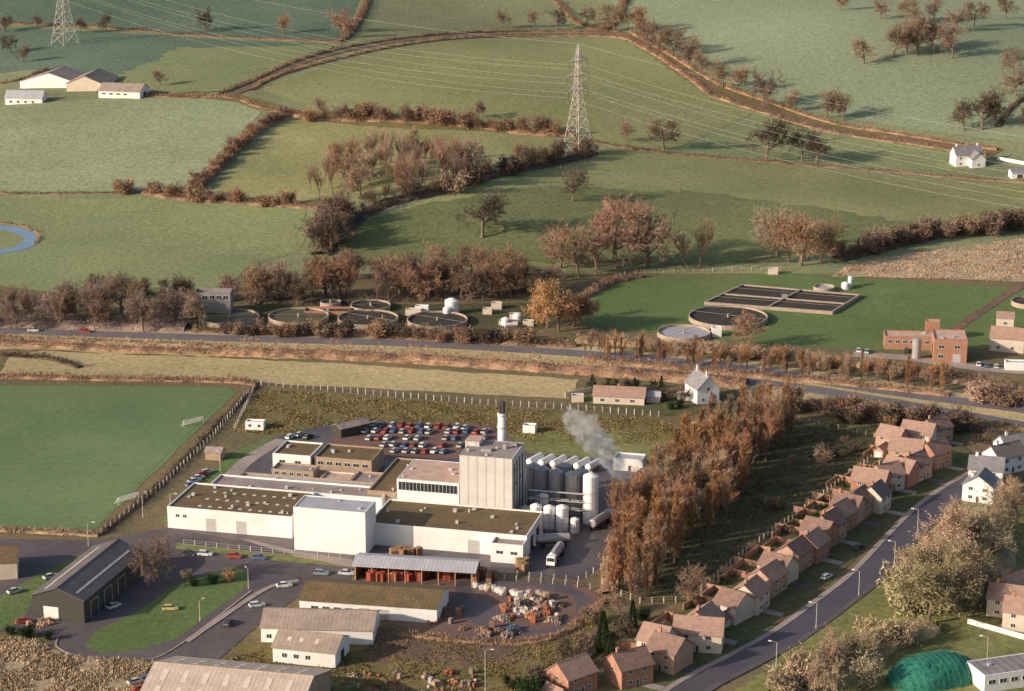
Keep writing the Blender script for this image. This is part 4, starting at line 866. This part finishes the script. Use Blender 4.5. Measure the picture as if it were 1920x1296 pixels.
for u,v,h,k,c in [(1740,1170,22,'leafy',GT),(1790,1150,20,'leafy',TN),(1720,1120,18,'leafy',GT),(1770,1080,19,'leafy',TN),(1700,1150,15,'bush',GT),(1815,1110,18,'oak',GT),(1830,1040,17,'oak',GT),(1870,1000,16,'oak',GT),(1905,985,15,'oak',TN),(1800,1020,14,'oak',TN),(1860,1060,14,'leafy',GT),
  (1560,1262,12,'leafy',TN),(1510,1290,10,'bush',TN),(1600,1240,11,'leafy',GT),(1640,1210,9,'bush',TN),(1480,1305,10,'bush',TN),(1540,1310,11,'leafy',TN),(1620,1290,9,'bush',GT),(1690,1215,8,'bush',GT),
  (1130,1222,11,'conifer',GR),(1186,1178,8,'conifer',GR),(1145,1235,7,'conifer',GR),(1165,1195,6,'bush',DK),(1010,1290,6,'bush',DK),(1040,1280,6,'bush',GR),(1085,1255,5,'bush',DK),(990,1310,7,'bush',GR),(1110,1170,6,'bush',BR),(1160,1150,7,'oak',TN),(1205,1165,5,'bush',GR),
  (1095,1215,5,'bush',BR),(1060,1230,5,'bush',DK),(960,1290,4,'bush',GR),(350,1085,3,'bush',GT),(400,1095,4,'bush',GR),(428,1090,4,'bush',OR),(365,1100,3,'bush',GR),(50,1195,4,'bush',GR),(90,1200,3,'bush',GR),(20,1190,3,'bush',GR)]:
    tree(u,v,h,k,c,'beside houses' if u>1000 else 'beside the yard')
for i,(u,v,a,rm,wl,w,d) in enumerate(houses[4:24]):
    for k in range(2):
        g=G(u,v)+pv*rr(7,13)+dv*rr(-5,5); tree(0,0,rr(1.5,3.5),'bush',random.choice([GR,DK,BR]),'in a back garden','garden shrubs',pos=g)
# ------------------------------------------------------------ hedges
def hedge(px,w,h,col,dens=14,label='brown winter hedge between fields',name='hedge',size=.5,kind=None):
    pts=smooth([G(*p) for p in px],8); P2=np.array([[p.x,p.y] for p in pts]); sg=np.diff(P2,axis=0); Ls=np.hypot(sg[:,0],sg[:,1]); cum=np.concatenate([[0],np.cumsum(Ls)]); T=cum[-1]
    n=int(T*dens*1.15*max(w,2.4)/2.5); s=rng.uniform(0,T,n); k=np.clip(np.searchsorted(cum,s)-1,0,len(Ls)-1); t=(s-cum[k])/Ls[k]
    c=P2[k]+sg[k]*t[:,None]; nr=np.stack([-sg[k][:,1],sg[k][:,0]],1)/Ls[k][:,None]
    ph=rng.uniform(0,6); hm=.72+.26*np.sin(s*.31+ph)*np.sin(s*.113)+.24*np.sin(s*.9+ph)*np.sin(s*.23)
    a=rng.uniform(0,math.pi,n); rad=rng.uniform(.55,1.1,n)
    off=np.cos(a)*rad*w/2*(.8+.35*np.sin(s*.5+ph)); z=np.sin(a)*rad*h*hm
    c=c+nr*off[:,None]
    zz=np.array([tz(x,y) for x,y in c])+z
    base=np.stack([c[:,0],c[:,1],zz],1)
    d=rng.normal(0,1,(n,3)); d[:,2]=np.abs(d[:,2])+.6; d/=np.linalg.norm(d,axis=1)[:,None]
    q=rng.normal(0,1,(n,3)); q/=np.linalg.norm(q,axis=1)[:,None]
    L=rng.uniform(.6,2.0,n)*size*1.5; wd=rng.uniform(.3,.75,n)*size
    V=np.stack([base-q*wd[:,None]/2,base+q*wd[:,None]/2,base+d*L[:,None]],1).reshape(-1,3)
    o=V[0].copy(); fs=np.arange(3*n).reshape(-1,3).tolist(); V=V.tolist()
    m=max(2,int(T/3)); st_=len(V)
    for i in range(m+1):
        s_=T*i/m; kk=min(len(Ls)-1,max(0,int(np.searchsorted(cum,s_))-1)); tt=(s_-cum[kk])/Ls[kk]; cc=P2[kk]+sg[kk]*tt; nn=np.array([-sg[kk][1],sg[kk][0]])/Ls[kk]
        hh=h*.5*(.72+.26*math.sin(s_*.31+ph)*math.sin(s_*.113)+rr(-.12,.12))
        for ox,hz in((-.38*w,-.1),(-.3*w,hh*.7),(0,hh),(.3*w,hh*.7),(.38*w,-.1)):
            X=cc+nn*ox*rr(.8,1.1); V.append([X[0],X[1],tz(X[0],X[1])+hz])
    for i in range(m):
        for j in range(4): fs.append([st_+5*i+j,st_+5*i+5+j,st_+5*i+6+j,st_+5*i+1+j])
    V=[[a_[0]-o[0],a_[1]-o[1],a_[2]-o[2]] for a_ in V]
    me=bpy.data.meshes.new(name); me.from_pydata(V,[],fs); me.materials.append(hedgem)
    O(name,me,loc=tuple(o),label=label,cat='hedge' if kind is None else 'scrub',color=col,kind=kind)
HB=(.31,.2,.135);HR=(.43,.265,.17);HD=(.155,.115,.085);HT=(.52,.37,.235)
hedge([(-60,362),(190,363),(280,360)],2,1.3,HB)
hedge([(270,362),(340,374),(460,382),(600,392)],6,4,HB)
hedge([(345,372),(400,325),(470,255),(545,212)],7,4.5,HR,label='tall brown hedge running up between fields')
hedge([(150,165),(300,182),(430,184),(480,200),(545,214)],3.5,2,HR)
hedge([(410,178),(480,150),(560,114),(670,86),(850,64),(1000,60),(1160,60)],3.2,2.4,HB)
hedge([(470,170),(530,140),(690,98),(850,74),(1000,69),(1150,70),(1200,88),(1260,125),(1330,178)],3.2,2.4,HR)
hedge([(1180,60),(1250,100),(1340,155),(1440,192),(1560,232),(1700,255),(1870,282)],3.4,2.6,HR)
hedge([(1330,180),(1430,212),(1550,248),(1700,270),(1850,292)],3,2,HR)
hedge([(545,214),(600,225),(760,228),(900,240),(1000,252),(1075,254)],8,4,HR)
hedge([(1115,268),(1250,288),(1500,310),(1700,326),(1950,345)],2.6,1.9,HB)
hedge([(1110,288),(1000,315),(850,352),(720,385),(650,425),(600,480)],12,5,HD,dens=8)
hedge([(-60,45),(150,50),(300,62),(450,72),(640,80)],2.8,2,HB)
hedge([(-60,165),(30,152),(90,130),(60,140)],2.4,1.7,HB)
hedge([(640,78),(665,50),(690,0),(700,-40)],6,4,HB); hedge([(1020,-20),(1060,20),(1085,45),(1130,60)],5,3,HB)
hedge([(1130,60),(1160,30),(1180,-30)],7,4,HB); hedge([(1870,240),(1900,200),(1950,170)],4,3,HD)
hedge([(1570,488),(1700,455),(1800,435),(1950,418)],10,5,HD)
hedge([(460,565),(600,566),(800,560),(1000,552),(1080,575)],12,4.5,HD,dens=7,label='dense brown thicket along the river')
hedge([(-60,606),(200,612),(350,616)],14,4.5,GP,dens=7,label='tangled grey brown thicket beside the dual road')
hedge([(360,622),(600,628),(1000,648),(1080,650)],5,3.6,HB,label='brown hedge beside the dual road')
hedge([(-60,640),(200,655),(420,662)],8,3.0,HR,dens=9,label='brown scrubby hedge along the dual road')
hedge([(400,662),(600,668),(800,678),(1000,692),(1200,706),(1400,722)],11,5.8,HR,dens=8,label='thick brown scrub along the dual road')
hedge([(-60,632),(300,645),(420,650)],5,1.8,HT,dens=9,label='pale dry scrub on the road verge')
hedge([(1080,640),(1300,655),(1500,672),(1640,690)],9,3.4,HT,dens=9,label='orange dry scrub on the road verge')
hedge([(1100,675),(1350,700),(1550,718),(1780,742)],6,2.8,HR,dens=9,label='brown scrub on the road verge')
hedge([(1640,690),(1780,712),(1950,740)],9,4,HB,dens=8,label='brown scrub beside the works')
hedge([(-60,706),(200,712),(430,716),(480,722)],5,2.2,HR,label='brown hedge above the football pitch')
hedge([(482,724),(400,805),(300,910),(190,1003)],2.2,1.8,HD,label='dark clipped hedge beside the football pitch')
hedge([(-60,992),(100,1000),(185,1005)],3,1.4,HT,label='dry brown verge hedge along the road')
hedge([(1490,768),(1560,772),(1680,790),(1790,800),(1900,825),(1960,835)],12,4,HD,dens=8,label='dark brown scrub below the dual road')
hedge([(1820,830),(1880,838),(1950,850)],7,4,HD)
hedge([(1090,560),(1150,530),(1200,520)],6,3,HB); hedge([(650,1180),(760,1192),(900,1206),(1030,1200),(1110,1150),(1130,1125)],3,1.4,HR,label='dry scrub around the rubble yard')
hedge([(1000,1310),(1050,1270),(1100,1225),(1135,1190)],8,4,HD,dens=9,label='dark evergreen thicket beside the houses')
hedge([(1840,960),(1870,1000),(1880,1050),(1850,1110)],11,6,GT,dens=7,label='mixed olive scrub beside houses')
hedge([(1460,1310),(1540,1270),(1620,1230),(1690,1200),(1740,1180)],11,5.5,(.48,.38,.22),dens=8,label='pale tangled willow scrub')
hedge([(0,668),(80,672),(150,690)],4,2,HD)
hedge([(1140,1115),(1150,1020),(1235,910),(1290,850)],5,3,HR,dens=9,label='russet undergrowth at the edge of a tree belt')
hedge([(0,418),(40,424),(72,440),(66,458)],1.6,.8,HT,label='pale reed fringe on the river bank')
def tufts(poly,n,col,h=.7,label='rough dry grass tussocks'):
    W=[tuple(G(*p)[:2]) for p in poly]; a=np.array(W); mn=a.min(0);mx=a.max(0); V=[];Fs=[]
    while len(Fs)<n:
        x=rr(mn[0],mx[0]);y=rr(mn[1],mx[1])
        if not inpoly(x,y,W): continue
        if math.sin(x*.35)*math.sin(y*.3)+rr(-.6,.6)<-.2: continue
        for k in range(3):
            a_=rr(0,6.28);w=rr(.15,.4);hh=h*rr(.4,1.2);o=len(V);X=x+rr(-.4,.4);Y=y+rr(-.4,.4)
            z=tz(X,Y)
            V+= [(X-w*math.cos(a_),Y-w*math.sin(a_),z),(X+w*math.cos(a_),Y+w*math.sin(a_),z),(X+rr(-.3,.3),Y+rr(-.3,.3),z+hh)]; Fs.append((o,o+1,o+2))
    me=bpy.data.meshes.new('rough_grass'); me.from_pydata(V,[],Fs); me.materials.append(hedgem); O('rough_grass',me,label=label,cat='grass',color=col,kind='stuff')
tufts([(-60,1198),(60,1200),(130,1232),(290,1242),(240,1310),(-60,1310)],16000,(.58,.44,.29),.9)
tufts([(1560,520),(1590,497),(1700,477),(1950,445),(1950,530),(1620,520)],9000,(.58,.4,.27),.8)
tufts([(430,1235),(700,1175),(900,1208),(1060,1205),(1130,1135),(1060,1310),(620,1310)],16000,(.28,.21,.095),.5)
tufts([(490,730),(1250,787),(1285,835),(1000,828),(900,800),(640,792),(520,818),(430,808)],16000,(.31,.23,.105),.45)
tufts([(1600,745),(1950,805),(1950,850),(1780,800),(1600,780)],9000,(.42,.31,.16),.7)
tufts([(1290,830),(1490,790),(1690,800),(1655,840),(1290,1130),(1200,1125)],9000,(.15,.13,.065),.5)  # tussocks toned dark to go with the shadow painted on the orchard
# ------------------------------------------------------------ steam
g=G(1172,908); vs=[];fs=[];N=16;R=12
for i in range(N+1):
    t=i/N; z=1+21*t; cx=-16*t**1.1; rad=(2.6+3.6*t**.7)*(1 if i<N-1 else .55)*(1 if i else .7)
    for j in range(R):
        a=2*math.pi*j/R; k=rad*(1+.3*math.sin(i*1.3+j*1.9)+.15*math.sin(i*2.9-j*3.1)); vs.append((cx+k*math.cos(a),k*.9*math.sin(a)+4*t,z+.6*math.sin(a*2+i)))
fs=[(i*R+j,i*R+(j+1)%R,(i+1)*R+(j+1)%R,(i+1)*R+j) for i in range(N) for j in range(R)]+[tuple(range(R-1,-1,-1)),tuple(N*R+j for j in range(R))]
me=bpy.data.meshes.new('steam'); me.from_pydata(vs,[],fs)
m=bpy.data.materials.new('steam'); m.use_nodes=True; nt=m.node_tree; nt.nodes.remove(nt.nodes['Principled BSDF'])
vsn=nd(nt,'ShaderNodeVolumeScatter'); vsn.inputs['Color'].default_value=(1,1,1,1); vsn.inputs['Anisotropy'].default_value=-.5
tc=nd(nt,'ShaderNodeTexCoord'); nn=nd(nt,'ShaderNodeTexNoise'); nn.inputs['Scale'].default_value=.3; nn.inputs['Detail'].default_value=5
nt.links.new(tc.outputs['Object'],nn.inputs['Vector']); mr=nd(nt,'ShaderNodeMapRange'); mr.inputs['From Min'].default_value=.38; mr.inputs['From Max'].default_value=.68; mr.inputs['To Max'].default_value=.45
sx=nd(nt,'ShaderNodeSeparateXYZ'); nt.links.new(tc.outputs['Object'],sx.inputs[0]); m4=nd(nt,'ShaderNodeMapRange'); m4.inputs['From Min'].default_value=0; m4.inputs['From Max'].default_value=20; m4.inputs['To Min'].default_value=1.6; m4.inputs['To Max'].default_value=.45
nt.links.new(sx.outputs[2],m4.inputs['Value']); mu=nd(nt,'ShaderNodeMath',operation='MULTIPLY')
nt.links.new(nn.outputs['Fac'],mr.inputs['Value']); nt.links.new(mr.outputs['Result'],mu.inputs[0]); nt.links.new(m4.outputs['Result'],mu.inputs[1]); nt.links.new(mu.outputs[0],vsn.inputs['Density']); nt.links.new(vsn.outputs[0],nt.nodes['Material Output'].inputs['Volume'])
me.materials.append(m); O('steam_plume',me,loc=g,label='white steam plume drifting up from a vent',cat='steam',kind='stuff')
# ------------------------------------------------------------ light & camera
el=math.radians(20.5); sd=Vector((1,.46,0)).normalized(); d=Vector((sd.x*math.cos(el),sd.y*math.cos(el),-math.sin(el)))
sl=bpy.data.lights.new('sun','SUN'); sl.energy=5; sl.angle=math.radians(.5); sl.color=(1,.86,.69)
so=bpy.data.objects.new('sun',sl); COL.objects.link(so); so.rotation_euler=d.to_track_quat('-Z','Y').to_euler()
w=bpy.data.worlds.new('World'); SC.world=w; w.use_nodes=True; nt=w.node_tree; sk=nt.nodes.new('ShaderNodeTexSky'); sk.sky_type='NISHITA'; sk.sun_disc=False
sk.sun_elevation=el; sk.sun_rotation=math.atan2(-sd.x,-sd.y); sk.dust_density=2.5; nt.links.new(sk.outputs[0],nt.nodes['Background'].inputs[0]); nt.nodes['Background'].inputs[1].default_value=.14
cam=bpy.data.cameras.new('camera'); co=bpy.data.objects.new('camera',cam); COL.objects.link(co); co.location=(0,0,CH); co.rotation_euler=(math.pi/2-P,0,0)
cam.sensor_width=36; cam.lens=36*F/1920; cam.clip_start=1; cam.clip_end=12000; SC.camera=co
SC.view_settings.view_transform='Standard'; SC.view_settings.look='None'; SC.view_settings.exposure=0
